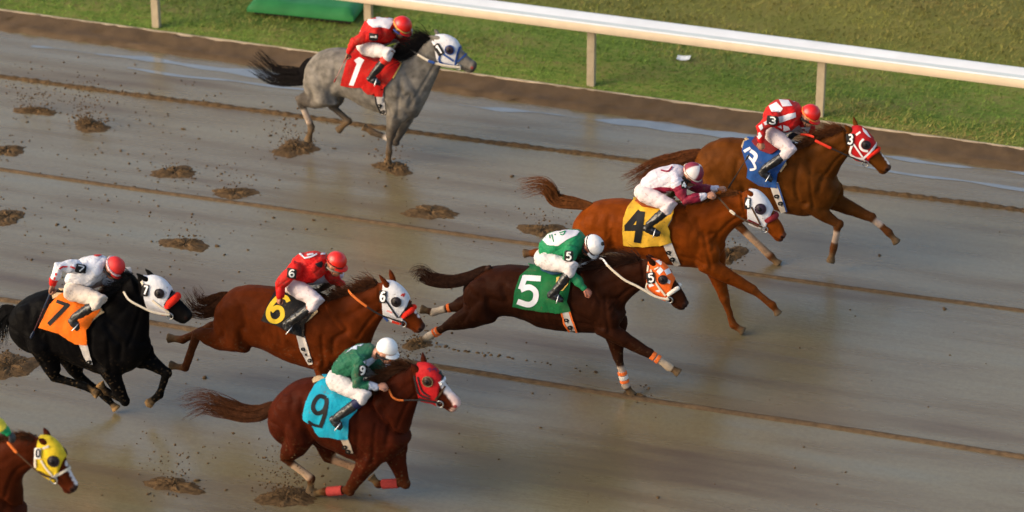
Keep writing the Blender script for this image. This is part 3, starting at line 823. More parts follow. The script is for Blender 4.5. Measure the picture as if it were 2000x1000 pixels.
    for sg in (-1, 1):      # nostrils and eyes
        c = HS[-5]; p = c[0] + EY * sg * .062 + c[1] * .012
        paint(sm(.030, .018, np.linalg.norm((X - p) * (1, 1, 1), axis=1)), S.get('nostril', (.012, .006, .005)))
        c = HS[int(len(HS) * .36)]; p = c[0] + EY * sg * .10 + c[1] * .05
        paint(sm(.03, .02, np.linalg.norm(X - p, axis=1)), (.006, .005, .004))
    # mouth line
    a_, b_ = HS[-8], HS[-2]
    t, d = closest(X, a_[0] - a_[1] * a_[2] * .45, b_[0] - b_[1] * b_[2] * .55)
    paint(sm(.075, .06, d) * sm(.010, .004, np.abs((X - (a_[0] - a_[1] * a_[2] * .45)) @ a_[1] + 0 * d)) * .7, coat * .12)
    for (Pb, Pt) in ears:
        t, d = closest(X, Pb, Pt); paint(sm(.06, .045, d) * sm(.45, 1, t) * .5, coat * .3)
    # wet mud specks on belly and legs
    sp = (np.sin(X[:, 0] * 61 + 3 * np.sin(X[:, 2] * 37)) * np.sin(X[:, 2] * 53 + 2 * np.sin(X[:, 0] * 29)) + .5 * np.sin(X[:, 0] * 143) * np.sin(X[:, 2] * 131))
    zlo = X[:, 2].min()
    paint(sm(.75, 1.15, sp) * sm(1.0, .5, X[:, 2] - zlo) * .6, MUDCOL)
    setcol(me, np.clip(C, .003, 1))
    bx0 = float(TS[len(TS) // 2][0][0])
    root = empty('race_horse', (bx0, Y, 0.0)); tag(root, S['label'], 'horse', 'race horses galloping along the track')
    body = link_mesh('body', me, attr_mat(S.get('coatmat', 'coat'), **S.get('coatkw', dict(rough=.48, var=.26, scale=6, bump=.25, bscale=15, spec=.025))), root)
    bv = BVHTree.FromPolygons([Vector(v) for v in X], [tuple(p.vertices) for p in me.polygons])
    H.update(root=root, body=body, bv=bv, TS=TS, NS=NS, HS=HS, legs=legs, Y=Y)
    # ---- hood
    hb = [bv]
    hi0, hi1 = S['hood'][0], S['hood'][1]
    HSf = [HS[i] for i in range(int(round(hi0 * 4)), int(round(hi1 * 4)) + 1)]
    HV, HF = loft([(c, nn, a + .007, b + .007) for c, nn, a, b in HSf], 36, .004)
    hood = obj('hood', HV, HF, S['hood'][2], root)
    hbv = BVHTree.FromPolygons([Vector(v) for v in HV], [tuple(f) for f in HF]); hb = [bv, hbv]
    H['hb'] = hb
    for fr, polys, m in S.get('hood_patches', []):
        q = MB()
        for po in polys: q.add(*drape([im(fr, *p) for p in po], hb, .001, .002, 4))
        if q.V: obj('hood_patch', q.V, q.F, m, hood)
    for fr, lines, wd_, m in S.get('hood_marks', []):
        q = MB()
        for i, li in enumerate(lines): stroke(q, [im(fr, *p) for p in li], wd_ / FR[fr][2], hb, .0016 + .001 * i)
        if q.V: obj('hood_mark', q.V, q.F, m, hood)
    # eye cups
    fr, x, y, r, cm = S['cup']; u, v = im(fr, x, y); h = cast(hb, u, v)
    p = np.array(h[0]); nn = np.array(h[1]); nn = nn if nn[1] < 0 else -nn
    nn = nn * .75 + np.array([0, -.35, 0]); nn /= np.linalg.norm(nn)
    rm = r / FR[fr][2] / ppm(p); a1 = np.cross(nn, [0, 0, 1.0]); a1 /= np.linalg.norm(a1); a2 = np.cross(nn, a1)
    q = MB(); q.add(*ellipsoid(p - nn * .004, (a1, a2, nn), (rm * 1.0, rm * 1.0, rm * .55), 22, 14))
    nq = len(q.V)
    q2 = MB(); rg = [p + nn * .010 + (a1 * math.cos(t) + a2 * math.sin(t)) * rm * .98 for t in np.linspace(0, 2 * math.pi, 25)]
    q2.add(*tube(rg, [rm * .10] * 25, 8, 1, False))
    q3 = MB(); q3.add(*ellipsoid(p + nn * rm * .42 + a1 * rm * .12, (a1, a2, nn), (rm * .42, rm * .42, rm * .22), 14, 8))
    for mir in (False, True):
        f_ = (lambda b: mirrorY(b.V, b.F, Y)) if mir else (lambda b: (b.V, b.F))
        cup = obj('eye_cup', *f_(q), cm, hood); obj('rim', *f_(q2), S.get('rim', cm), cup); obj('eye', *f_(q3), mat('horse_eye', (.010, .008, .007), .15, 0), cup)
    # ---- bridle
    def straps(name, lst, mirror=True):
        for fr, pts, wd_, m in lst:
            q = MB(); stroke(q, [im(fr, *p) for p in pts], wd_ / FR[fr][2], hb, .005, len(pts) > 2, .006)
            if not q.V: continue
            if mirror: q.add(*mirrorY(q.V, q.F, Y))
            obj_split(name, q.V, q.F, m, root)
    straps('bridle_strap', S.get('straps', []))
    if 'roll' in S:
        fr, pts, r, m = S['roll']; P = []
        for x, y in [(pts[0][0] + (pts[1][0] - pts[0][0]) * k / 6, pts[0][1] + (pts[1][1] - pts[0][1]) * k / 6) for k in range(7)]:
            h = cast(hb, *im(fr, x, y))
            if h is not None: P.append(np.array(h[0]) + np.array([0, -.006, .004]))
        P = [p for p in P if p[1] <= Y - .004]
        if len(P) > 2:
            full = P + [np.array([p[0], 2 * Y - p[1], p[2]]) for p in reversed(P)]
            rm = r / FR[fr][2] / ppm(P[0])
            V_, F_ = tube(full, [rm] * len(full), 14)
            obj('noseband', V_, F_, m, root)
    if 'bit' in S:
        fr, x, y = S['bit']; h = cast(hb, *im(fr, x, y))
        pb = np.array(h[0]) if h else onY(*im(fr, x, y), Y - .07)
        rg = [pb + np.array([math.cos(t) * .038, -.018, math.sin(t) * .038]) for t in np.linspace(0, 2 * math.pi, 17)]
        q = MB(); q.add(*tube(rg, [.008] * 17, 6, 1, False)); q.add(*mirrorY(q.V, q.F, Y))
        q.add(*tube([pb, np.array([pb[0], 2 * Y - pb[1], pb[2]])], [.007, .007], 6))
        obj('bit', q.V, q.F, mat('bit_metal', (.35, .34, .32), .3, .1, metal=.9), root)
    if 'tag' in S:
        fr, x, y, w_, h_, rot, dg, tcol, dcol = S['tag']; cu, cv = im(fr, x, y); s = FR[fr][2]
        cs, sn = math.cos(rot), math.sin(rot); po = []
        for a, b in ((-.5, -.42), (-.38, -.5), (.38, -.5), (.5, -.42), (.5, .42), (.38, .5), (-.38, .5), (-.5, .42)):
            po.append((cu + (a * w_ * cs - b * h_ * sn) / s, cv + (a * w_ * sn + b * h_ * cs) / s))
        V_, F_ = drape(po, hb, .010, .006, 3)
        if F_:
            tg = obj('number_tag', V_, F_, tcol, root)
            tb_ = [BVHTree.FromPolygons([Vector(v) for v in V_], [tuple(f) for f in F_])]; q = MB(); digit(q, dg, (cu, cv), (w_ * .66 / s, h_ * .74 / s), rot, tb_, .0012, .2)
            if q.V: obj('number', q.V, q.F, dcol, tg)
    # ---- reins: polylines with side offsets
    for fr, pts, wd_, m in S.get('reins', []):
        P = catmull([onY(*im(fr, x, y), Y + dy) for x, y, dy in pts], 6)
        r = wd_ / FR[fr][2] / ppm(P[0]) / 2
        V_, F_ = tube(P, [r] * len(P), 8, .45)
        obj('rein', V_, F_, m, root)
    # ---- cloth, pad, girth, saddle
    def cover(name, fr, po, off, th, m, wob=0.0, cell=5, parent=root):
        V_, F_ = drape([im(fr, *p) for p in po], [bv], off, th, cell, wob)
        V_, F_ = cut_near(V_, F_, Y); V2, F2 = mirrorY(V_, F_, Y)
        q = MB(); q.add(V_, F_); q.add(V2, F2)
        bm = bmesh.new(); vs = [bm.verts.new(tuple(v)) for v in q.V]
        for f in q.F:
            try: bm.faces.new([vs[i] for i in f])
            except ValueError: pass
        bmesh.ops.remove_doubles(bm, verts=[v for v in bm.verts if abs(v.co.y - Y) < .004], dist=.002)
        bm.verts.index_update(); V3 = [np.array(v.co) for v in bm.verts]; F3 = [tuple(v.index for v in f.verts) for f in bm.faces]; bm.free()
        return obj_split(name, V3, F3, m, parent)
    for name, fr, po, off, th, m in S.get('pads', []): cover(name, fr, po, off, th, m)
    fr, po, m = S['cloth']
    cl = cover('saddlecloth', fr, po, .020, .007, m, .006, 4)
    cX = coords(cl.data) + ORG[cl.name]; cb = [BVHTree.FromPolygons([Vector(v) for v in cX], [tuple(p.vertices) for p in cl.data.polygons])]
    q = MB(); s = FR[S['digits'][0]][2]
    for i, (pts, wd_, smt) in enumerate(S['digits'][1]):
        stroke(q, [im(S['digits'][0], *p) for p in pts], wd_ / s, cb, .0015 + .001 * i, smt, .0015)
    for po in S.get('digit_polys', []):
        q.add(*drape([im(S['digits'][0], *p) for p in po], cb, .0015, .0015, 4))
    if q.V: obj('number', q.V, q.F, S['digits'][2], cl)
    fr, po, m, marks = S['girth']
    g = cover('girth', fr, po, .004, .008, m)
    if 'girth_edge' in S:
        for pts, wd_, m2 in S['girth_edge']:
            q = MB(); stroke(q, [im(fr, *p) for p in pts], wd_ / FR[fr][2], [bv], .013, False); 
            if q.V: obj('girth_edge', q.V, q.F, m2, g)
    q = MB(); s = FR[fr][2]
    for k, (x, y) in enumerate(marks):
        rr_ = 9.5
        pts = [(x + rr_ * 1.25 * math.cos(t), y + rr_ * math.sin(t) * .75) for t in np.linspace(0, 2 * math.pi, 9)]
        stroke(q, [im(fr, *p) for p in pts], 6.5 / s, [bv], .0135 + .001 * k)
        stroke(q, [im(fr, x + 2, y - 12), im(fr, x + 8, y + 15)], 4.5 / s, [bv], .0175 + .001 * k, False)
    if q.V: obj('girth_logo', q.V, q.F, mat('logo_black', (.012, .012, .012), .5), g)
    # ---- bandages
    for key, t0, t1, m in S.get('bandages', []):
        J = legs[key][0]; P = sub_path(J, t0, t1); k = abs(t1 - t0)
        V_, F_ = tube(P, [.052 + (.003 if i % 2 else 0) for i in range(len(P))], 16, .9, False)
        obj('leg_bandage', V_, F_, m, root)
    # ---- mane
    fr_m = S.get('mane', {}); mr = random.Random(S['seed']); polys = []
    i0, i1 = fr_m.get('range', (.1, .98)); L0 = fr_m.get('len', .16); k_n = int(1.7 * fr_m.get('n', 420))
    for _ in range(k_n):
        q = i0 + (i1 - i0) * mr.random(); f = q * (len(NS) - 1); i = min(int(f), len(NS) - 2); t = f - i
        c = NS[i][0] * (1 - t) + NS[i + 1][0] * t; nn = NS[i][1] * (1 - t) + NS[i + 1][1] * t; a = NS[i][2] * (1 - t) + NS[i + 1][2] * t
        p = c + nn * (a - .012) + EY * mr.gauss(0, .022)
        L = L0 * mr.uniform(.45, 1.25) * (1 + .35 * math.sin(q * 37 + S['seed']))
        d = np.array([-.72 + mr.gauss(0, .22), mr.gauss(fr_m.get('side', -.1), .4), .42 + mr.gauss(0, .28) + fr_m.get('lift', 0)]); d /= np.linalg.norm(d)
        pts = [p]; dd = d.copy()
        for s_ in range(6):
            dd = dd + np.array([-.07, mr.gauss(0, .1), -.12 + mr.gauss(0, .09)]); dd /= np.linalg.norm(dd); pts.append(pts[-1] + dd * L / 6)
        polys.append(pts)
    V_, F_ = strands(polys, .0046, .0010)
    obj('mane', V_, F_, S['hair'], root)
    # ---- tail
    fr, pts, s0, s1 = S['tail']; tr = random.Random(S['seed'] + 50); polys = []
    t0_ = onY(*im(fr, *pts[0]), Y); t1_ = onY(*im(fr, *pts[1]), Y); sp_ = catmull([t0_ + (t0_ - t1_) / np.linalg.norm(t0_ - t1_) * .10 - np.array([0, 0, .02])] + [onY(*im(fr, *p), Y) for p in pts], 6); sc_ = ppm(sp_[0]) * FR[fr][2]
    s0 /= sc_; s1 /= sc_; n = len(sp_)
    for _ in range(760):
        lam = tr.uniform(.45, 1.0) if tr.random() < .7 else tr.uniform(.25, .65); m_ = max(4, int(n * lam))
        st_i = tr.randint(0, 3) if tr.random() < .7 else tr.randint(0, n // 3); m_ = min(n, max(st_i + 4, m_))
        a = tr.uniform(0, 6.28); rad = math.sqrt(tr.random()); a2 = tr.gauss(0, .5); wv = tr.uniform(0, 6.28); cl_ = round(a * 1.1) / 1.1
        P = []
        for i in range(st_i, m_):
            f = i / (n - 1); t = sp_[min(i + 1, n - 1)] - sp_[max(i - 1, 0)]; t /= np.linalg.norm(t); nn = np.cross(t, EY)
            R_ = (s0 + (s1 - s0) * f) * rad * (.26 + .48 * min(1, f / .35) + .50 * f * f); aa = a * (1 - f) + (cl_ + a2 * .3) * f
            wob = .02 * f * math.sin(9 * f + wv) + .012 * math.sin(21 * f + 2 * wv) * f
            P.append(sp_[i] + nn * (R_ * math.cos(aa) + wob) + EY * R_ * math.sin(aa) * .8)
        if len(P) > 3: polys.append(P)
    V_, F_ = strands(polys, .0050, .0010)
    tl = obj('tail', V_, F_, S['hair'], root)
    V_, F_ = tube(sp_[:int(n * .45)], list(np.linspace(.034, .016, int(n * .45))), 10)
    obj('tail_dock', V_, F_, S['hair'], tl)
    return H

# ================================================================== JOCKEYS
JW = [(0, .10), (.12, .150), (.45, .165), (.75, .185), (.9, .13), (1, .065)]
SKIN = np.array([.36, .165, .095])
def unit(v): return np.asarray(v, float) / np.linalg.norm(v)
def hand_geo(wr, tip, curl):
    d = unit(tip - wr); c = curl - np.dot(curl, d) * d; c = unit(c); l = np.cross(d, c)
    mb = MB(); L = .085
    mb.add(*tube([wr - d * .03, wr + d * .01, wr + d * .045, wr + d * .08], [.024, .024, .024, .020], 12, 1.0))
    mb.add(*ellipsoid(wr + d * .055, (d, l, c), (.050, .043, .020)))
    for k in range(4):
        b = wr + d * (.080 - .004 * abs(k - 1)) + l * (-.033 + .022 * k); s_ = (1.0, 1.08, 1.0, .82)[k]
        mb.add(*tube([b - d * .02, b + d * .018 * s_ + c * .004, b + d * .026 * s_ + c * .030 * s_, b + d * .004 + c * .046 * s_, b - d * .018 + c * .044 * s_], [.0105, .0105, .0098, .009, .0085], 8))
    tb = wr + d * .025 - l * .036
    mb.add(*tube([tb, tb + d * .030 - l * .014 + c * .012, tb + d * .052 - l * .004 + c * .030, tb + d * .062 + l * .012 + c * .042], [.014, .0125, .011, .0095], 8))
    return mb
def build_jockey(S, Y):
    fr = S['fr']; s = FR[fr][2]
    def pt(p, sg=-1): return onY(*im(fr, p[0], p[1]), Y + sg * p[2])
    TS = stations(fr, S['torso'], Y, JW)
    sh, el, wr, tip = [pt(p) for p in S['narm']]
    fsh, fel, fwr, ftip = [pt(p, 1) for p in S['farm']]
    hip, kn, an, heel, toe = [pt(p) for p in S['nleg']]
    mir = lambda p: np.array([p[0], 2 * Y - p[1], p[2]])
    off = np.array(S.get('fleg_shift', (0, 0, 0)))
    fhip, fkn, fan, fheel, ftoe = [mir(p) + (off if i in (1,) else off * .5 if i > 1 else 0) for i, p in enumerate((hip, kn, an, heel, toe))]
    hx, hy, hr = S['helmet']; hc = onY(*im(fr, hx, hy), Y + S.get('head_dy', -.02)); hr = hr / s / ppm(hc)
    fd = S['face']; u0_, v0_ = im(fr, hx, hy)
    f = onY(u0_ + fd[0] * 10, v0_ + fd[1] * 10, Y + S.get('head_dy', -.02)) - hc; f = unit(f + np.array([0, -.12, 0]) * np.linalg.norm(f)); l = unit(np.cross([0, 0, 1.0], f)) if abs(f[2]) < .95 else EY
    up = np.cross(f, l)
    if up[2] < 0 and f[2] > -.99: up = -up; 
    l = np.cross(up, f)
    # ---------------- body (skin)
    mb = MB(); mb.add(*loft([(c, n, max(a - .022, .03), max(b - .022, .03)) for c, n, a, b in TS], 18))
    pel = (hip + fhip) / 2; pr = S['pelvis'][2] / s / ppm(pel); pc = onY(*im(fr, S['pelvis'][0], S['pelvis'][1]), Y)
    mb.add(*ellipsoid(pc, XYZ, (pr * .9, .125, pr * .85)))
    for a, b, c in ((sh, el, wr), (fsh, fel, fwr)):
        mb.add(*tube([a, (a + b) / 2, b, (b + c) / 2, c], [.058, .047, .040, .038, .029], 12))
    for a, b, c, d, e in ((hip, kn, an, heel, toe), (fhip, fkn, fan, fheel, ftoe)):
        mb.add(*tube([a, (a + b) / 2, b, b + (c - b) * .35, c], [.085, .075, .055, .052, .034], 12)); g_ = d + (e - d) * .22; mb.add(*tube([g_, (d + e) / 2, d + (e - d) * .70], [.022, .024, .018], 10))
    nk0 = TS[-3][0]; jaw = hc - up * .065 - f * .015
    mb.add(*tube([nk0, (nk0 + jaw) / 2, jaw], [.065, .058, .055], 12))
    me = remesh(mb, .011, 3)
    hd = MB(); HCt = hc - up * .048 + f * .006
    hd.add(*ellipsoid(HCt, (f, l, up), (.098, .078, .105)))
    hd.add(*ellipsoid(HCt + f * .040 - up * .075, (f, l, up), (.052, .056, .062)))
    hd.add(*ellipsoid(HCt + f * .066 - up * .112, (f, l, up), (.024, .026, .022)))
    hd.add(*tube([HCt + f * .088 - up * .020, HCt + f * .112 - up * .056, HCt + f * .092 - up * .066], [.011, .0165, .013], 8, 1.0))
    hd.add(*ellipsoid(HCt + f * .090 - up * .088, (f, l, up), (.012, .024, .008))); hd.add(*ellipsoid(HCt + f * .088 - up * .099, (f, l, up), (.012, .021, .008)))
    hd.add(*tube([HCt + f * .088 - up * .004 - l * .04, HCt + f * .096 - up * .002, HCt + f * .088 - up * .004 + l * .04], [.012, .012, .012], 8))
    for q in (-1, 1):
        hd.add(*ellipsoid(HCt + l * q * .078 - up * .035 - f * .005, (f, l, up), (.020, .009, .032), 10, 7))
        hd.add(*ellipsoid(HCt + l * q * .040 - up * .055 + f * .066, (f, l, up), (.026, .022, .024)))
    hd.add(*tube([jaw, HCt - up * .06], [.058, .058], 12))
    hm = remesh(hd, .0065, 2)
    parts = [me, hm]
    for a, b, curl in ((wr, tip, S.get('ncurl', (0, .3, -1))), (fwr, ftip, (0, -.3, -1))):
        parts.append(remesh(hand_geo(a, b, np.array(curl, float)), .0048, 2))
    V = []; Fc = []; CC = []
    for i, m_ in enumerate(parts):
        X = coords(m_); k = len(V); V += list(X); Fc += [tuple(q + k for q in p.vertices) for p in m_.polygons]
        c_ = np.tile(np.array(S.get('skin', SKIN)), (len(X), 1))
        if i == 1:
            for pp_, r_, cl in [(HCt + f * .1 - up * .092, .016, (.30, .09, .07))] + [(HCt + f * .088 + l * q * .034 - up * .022, .013, (.02, .015, .012)) for q in (-1, 1)]:
                c_[np.linalg.norm(X - pp_, axis=1) < r_] = cl
            if 'stubble' in S: c_[((X - HCt) @ up < -.085)] *= .7
        CC.append(c_)
        bpy.data.meshes.remove(m_)
    me = mesh_from('body', V, Fc); setcol(me, np.concatenate(CC))
    root = empty('person', (pc[0], Y, pc[2] - pr)); tag(root, S['label'], 'person', 'jockeys riding the race')
    link_mesh('body', me, attr_mat('skin', .5, .1, 20, .05, 60, spec=.35), root)
    # ---------------- breeches
    mb = MB(); mb.add(*ellipsoid(pc, XYZ, (pr, .150, pr * .95)))
    if len(TS) > 4: mb.add(*loft([(c, n, a * .88, b * .9) for c, n, a, b in TS[:7]], 16))
    cut = S.get('boot_t', .28)
    for a, b, c in ((hip, kn, an), (fhip, fkn, fan)):
        e = b + (c - b) * cut
        mb.add(*tube([a, a + (b - a) * .3, a + (b - a) * .7, b, b + (c - b) * cut * .6, e], [S.get('thigh', .098), .100, .085, .072, .063, .054], 16))
    me = remesh(mb, .011, 3); wrinkle(me, .004, 31, S['seed'])
    br = link_mesh('breeches', me, S['breeches'], root)
    # ---------------- boots
    for a, b, c, d in ((kn, an, heel, toe), (fkn, fan, fheel, ftoe)):
        mb = MB(); t0 = a + (b - a) * (cut - .02); dn = unit(d - c); ub = unit((a - b) - np.dot(a - b, dn) * dn)
        mb.add(*tube([t0, a + (b - a) * .6, b], [.054, .056, .046], 14, 1, False)); mb.add(*tube([b, c + dn * .03 + ub * .03], [.046, .040], 12))
        mb.add(*tube([c + dn * .02 + ub * .02, (c + d) / 2 + ub * .026, d - dn * .03 + ub * .012], [.040, .043, .030], 12))
        mb.add(*ellipsoid((c + d) / 2 - ub * .014, (dn, unit(np.cross(dn, ub)), ub), (np.linalg.norm(d - c) * .54, .040, .012)))
        me = remesh(mb, .008, 2); wrinkle(me, .003, 45, S['seed'] + 1)
        bt = link_mesh('boot', me, mat('boot_leather', (.012, .012, .013), .28, .3, 10, .12, 30, spec=.5), root)
        if 'bootband' in S:
            e = [a + (b - a) * (cut - .05 + .06 * k) for k in range(4)]
            V_, F_ = tube(e, [.060, .061, .060, .058], 16, 1, False); obj('boot_top', V_, F_, S['bootband'], bt)
        # stirrup
        m0 = (c * .4 + d * .6) - ub * .03
        rg = [m0 + dn * math.cos(t) * .012 + np.cross(dn, ub) * math.cos(t) * .06 + ub * (.065 * max(0, math.sin(t)) * 1.5 - .002) for t in np.linspace(-.2, math.pi + .2, 14)]
        V_, F_ = tube(rg, [.006] * 14, 6); obj('stirrup', V_, F_, mat('stirrup_metal', (.55, .55, .55), .3, .05, metal=.9), bt)
    # ---------------- jacket
    mb = MB(); mb.add(*loft([(c, n, a, b) for c, n, a, b in TS], 22))
    for sg, a, b, c in ((-1, sh, el, wr), (1, fsh, fel, fwr)):
        mb.add(*tube([a - (b - a) * .1, (a + b) / 2, b, (b + c) / 2, c - (c - b) * .06], [.082, .071, .060, .056, .043], 14))
    me = remesh(mb, .010, 4); wrinkle(me, .0065, 24, S['seed'] + 2)
    X = coords(me); C = np.tile(np.array(S['silk']), (len(X), 1))
    da = np.full(len(X), 9.0); ta = np.zeros(len(X))
    for a, b, c in ((sh, el, wr), (fsh, fel, fwr)):
        for i, (p, q) in enumerate(((a, b), (b, c))):
            t, d = closest(X, p, q); m_ = d < da; da[m_] = d[m_]; ta[m_] = i + t[m_]
    if 'sleeve' in S: C[(da < .095) & (ta > .06)] = S['sleeve']
    if 'cuff' in S: C[(da < .085) & (ta > S.get('cuff_t', 1.72))] = S['cuff']
    if 'chest' in S:
        # lower front of the jacket in its own colour
        t, d = closest(X, TS[2][0], TS[-2][0]); nn = TS[len(TS) // 2][1]
        C[((X - TS[len(TS) // 2][0]) @ nn < -.35 * TS[len(TS) // 2][2]) & (da > .09)] = S['chest']
    setcol(me, C)
    jk = link_mesh('jacket', me, attr_mat('silk', .55, .08, 14, .4, 26, spec=.12, mud=.7), root)
    jb = [BVHTree.FromPolygons([Vector(v) for v in X], [tuple(p.vertices) for p in me.polygons])]
    for polys, m in S.get('patches', []):
        for po in polys:
            V_, F_ = drape([im(fr, *p) for p in po], jb, .003, .003, 4)
            if F_: obj('silk_patch', V_, F_, m, jk)
    for lines, wd_, m in S.get('marks', []):
        q = MB()
        for i, li in enumerate(lines): stroke(q, [im(fr, *p) for p in li], wd_ / s, jb, .007 + .001 * i, len(li) > 2)
        if q.V: obj('silk_lettering', q.V, q.F, m, jk)
    if 'armband' in S:
        x, y, w_, h_, rot, dg = S['armband']; cs, sn = math.cos(rot), math.sin(rot); po = []
        for a, b in ((-.5, -.42), (-.38, -.5), (.38, -.5), (.5, -.42), (.5, .42), (.38, .5), (-.38, .5), (-.5, .42)):
            po.append(im(fr, x + a * w_ * cs - b * h_ * sn, y + a * w_ * sn + b * h_ * cs))
        V_, F_ = drape(po, jb, .010, .006, 3)
        if F_:
            ab = obj('armband', V_, F_, mat('armband_black', (.02, .018, .016), .6), jk)
            tb_ = [BVHTree.FromPolygons([Vector(v) for v in V_], [tuple(f) for f in F_])]; q = MB(); digit(q, dg, im(fr, x, y), (w_ * .66 / s, h_ * .74 / s), rot, tb_, .0012, .2)
            if q.V: obj('number', q.V, q.F, mat('number_white', (.78, .74, .66), .6, .04), ab)
    # collar
    if 'collar' in S:
        c0, n0, a0, b0 = TS[-4]
        rg = [c0 + (hc - c0) * .22 + n0 * a0 * .98 * math.cos(t) + EY * b0 * .95 * math.sin(t) for t in np.linspace(0, 2 * math.pi, 21)]
        V_, F_ = tube(rg, [.028] * 21, 8, 1, False); obj('collar', V_, F_, S['collar'], jk)
    # ---------------- helmet
    HC = hc + up * .0
    V = []; Fc = []; nu, nv = 30, 12
    for i in range(nv + 1):
        th = None
        for j in range(nu):
            ph = 2 * math.pi * j / nu; th = math.pi * (.545 - .055 * math.cos(ph)) * i / nv
            drop = .10 if math.cos(ph) < -.2 else 0
            V.append(HC + f * hr * 1.04 * math.sin(th) * math.cos(ph) + l * hr * .90 * math.sin(th) * math.sin(ph) + up * hr * (1.0 * math.cos(th) - (drop * i / nv)))
    for i in range(nv):
        for j in range(nu):
            a = i * nu + j; b = i * nu + (j + 1) % nu
            Fc.append((a, a + nu, b + nu, b) if i else (a, a + nu, b + nu))
    k = len(V); V += [HC + (v - HC) * .93 for v in V]
    n0 = len(Fc); Fc += [tuple(i + k for i in reversed(q)) for q in Fc[:n0]]
    for j in range(nu):
        a = nv * nu + j; b = nv * nu + (j + 1) % nu; Fc.append((a, a + k, b + k, b))
    me = mesh_from('helmet', V, Fc)
    bm = bmesh.new(); bm.from_mesh(me); bmesh.ops.remove_doubles(bm, verts=bm.verts[:], dist=1e-5); bmesh.ops.recalc_face_normals(bm, faces=bm.faces[:]); bm.to_mesh(me); bm.free()
    me.polygons.foreach_set('use_smooth', [True] * len(me.polygons))
    X = coords(me); C = np.tile(np.array(S['cap']), (len(X), 1)); lo = X - HC
    if 'cap2' in S:
        a_ = np.arctan2(lo @ l, lo @ f); C[(np.floor((a_ + math.pi / 4) / (math.pi / 2)).astype(int) % 2) == 0] = S['cap2']
    setcol(me, C)
    he = link_mesh('helmet', me, attr_mat(S.get('capmat', 'cap_gloss'), S.get('caprough', .3), .04, 10, S.get('capbump', .05), 20, spec=.5), root)
    # peak
    V = []; Fc = []; na = 15; nr_ = 5
    for i in range(nr_ + 1):
        for j in range(na):
            a = -1.15 + 2.3 * j / (na - 1); q = i / nr_
            rr_ = hr * (.98 + S.get('peak', .36) * q * math.cos(a * .95))
            V.append(HC + f * rr_ * math.cos(a) * 1.04 + l * rr_ * .92 * math.sin(a) - up * hr * (.14 + .16 * q + .10 * (math.sin(a) ** 2)))
    for i in range(nr_):
        for j in range(na - 1):
            a = i * na + j; Fc.append((a, a + na, a + na + 1, a + 1))
    P = V; N = [up] * len(V); V_, F_ = solid(P, N, Fc, -.004, .009)
    obj('peak', V_, F_, S.get('peakmat') or mat('cap_' + S['id'], S['cap'], .35, .04), he)
    if 'band' in S:
        rg = [HC + f * hr * 1.055 * math.cos(t) + l * hr * .93 * math.sin(t) - up * hr * (.10 - .08 * math.cos(t) * -1 + .06 * (math.cos(t) < 0)) for t in np.linspace(0, 2 * math.pi, 33)]
        V_, F_ = tube(rg, [S.get('bandw', .009)] * 33, 8, 1, False); obj('helmet_band', V_, F_, S['band'], he)
    if 'button' in S:
        V_, F_ = ellipsoid(HC + up * hr * 1.03 + f * hr * .1, (f, l, up), (.024, .024, .018)); obj('button', V_, F_, S['button'], he)
    # chin strap
    rg = [HCt + l * math.sin(t) * .084 - up * (.04 + .10 * math.cos(t)) + f * (.028 + .022 * math.cos(t)) for t in np.linspace(-1.5, 1.5, 15)]
    V_, F_ = tube(rg, [.006] * 15, 6); obj('chin_strap', V_, F_, mat('strap_black', (.02, .02, .02), .6), he)
    # goggles
    gm, lm = S.get('goggles', (mat('strap_black', (.02, .02, .02), .6), mat('goggle_lens', (.10, .07, .04), .12, 0)))
    rg = [HCt + f * (.098 * math.cos(t)) + l * .092 * math.sin(t) - up * (.024 + .012 * (1 - math.cos(t))) for t in np.linspace(-2.0, 2.0, 21)]
    V_, F_ = tube(rg, [.012] * 21, 8); gg = obj('goggles', V_, F_, gm, root)
    q = MB()
    for k in (-1, 1): q.add(*ellipsoid(HCt + f * .094 + l * k * .036 - up * .026, (unit(f + l * k * .45), unit(l - f * k * .45), up), (.018, .035, .024)))
    obj('lens', q.V, q.F, lm, gg)
    # hair below the helmet
    mb = MB(); rh = random.Random(S['seed']); polys = []
    for _ in range(160):
        a = rh.uniform(1.9, 4.38); p = HCt + (f * math.cos(a) * .096 + l * math.sin(a) * .08) - up * rh.uniform(.03, .075)
        d = unit(-up + .3 * (f * math.cos(a) + l * math.sin(a)) + .2 * np.array([rh.gauss(0, 1), rh.gauss(0, 1), rh.gauss(0, 1)])); polys.append([p, p + d * .015, p + d * .028])
    V_, F_ = strands(polys, .004, .001); obj('hair', V_, F_, mat('dark_hair', (.018, .012, .009), .55), root)
    return dict(root=root, hand=tip, wr=wr, ftip=ftip, jb=jb)
def wrinkle(me, amp, sc, seed):
    X = coords(me); N = np.empty(len(X) * 3); me.vertices.foreach_get('normal', N); N = N.reshape(-1, 3)
    a, b = seed * .7, seed * 1.3
    w_ = np.sin(X[:, 0] * sc + 2.2 * np.sin(X[:, 2] * sc * .6 + a) + b) * np.sin(X[:, 2] * sc * .9 + 1.7 * np.sin(X[:, 1] * sc * .7 + b)) + .5 * np.sin(X[:, 0] * sc * 1.9 - X[:, 2] * sc * 1.3 + a)
    fold = np.clip(1 - np.abs(np.sin(X[:, 0] * sc * .55 + X[:, 2] * sc * .8 + 1.6 * np.sin(X[:, 1] * sc * .5 + X[:, 0] * sc * .3 + b))) * 2.2, 0, 1)
    fold2 = np.clip(1 - np.abs(np.sin(X[:, 0] * sc * .75 - X[:, 2] * sc * .5 + 1.8 * np.sin(X[:, 2] * sc * .35 + a))) * 2.4, 0, 1)
    w_ = w_ + 1.1 * fold - .9 * fold2
    X = X + N * (amp * w_)[:, None]; me.vertices.foreach_set('co', X.ravel()); me.update()

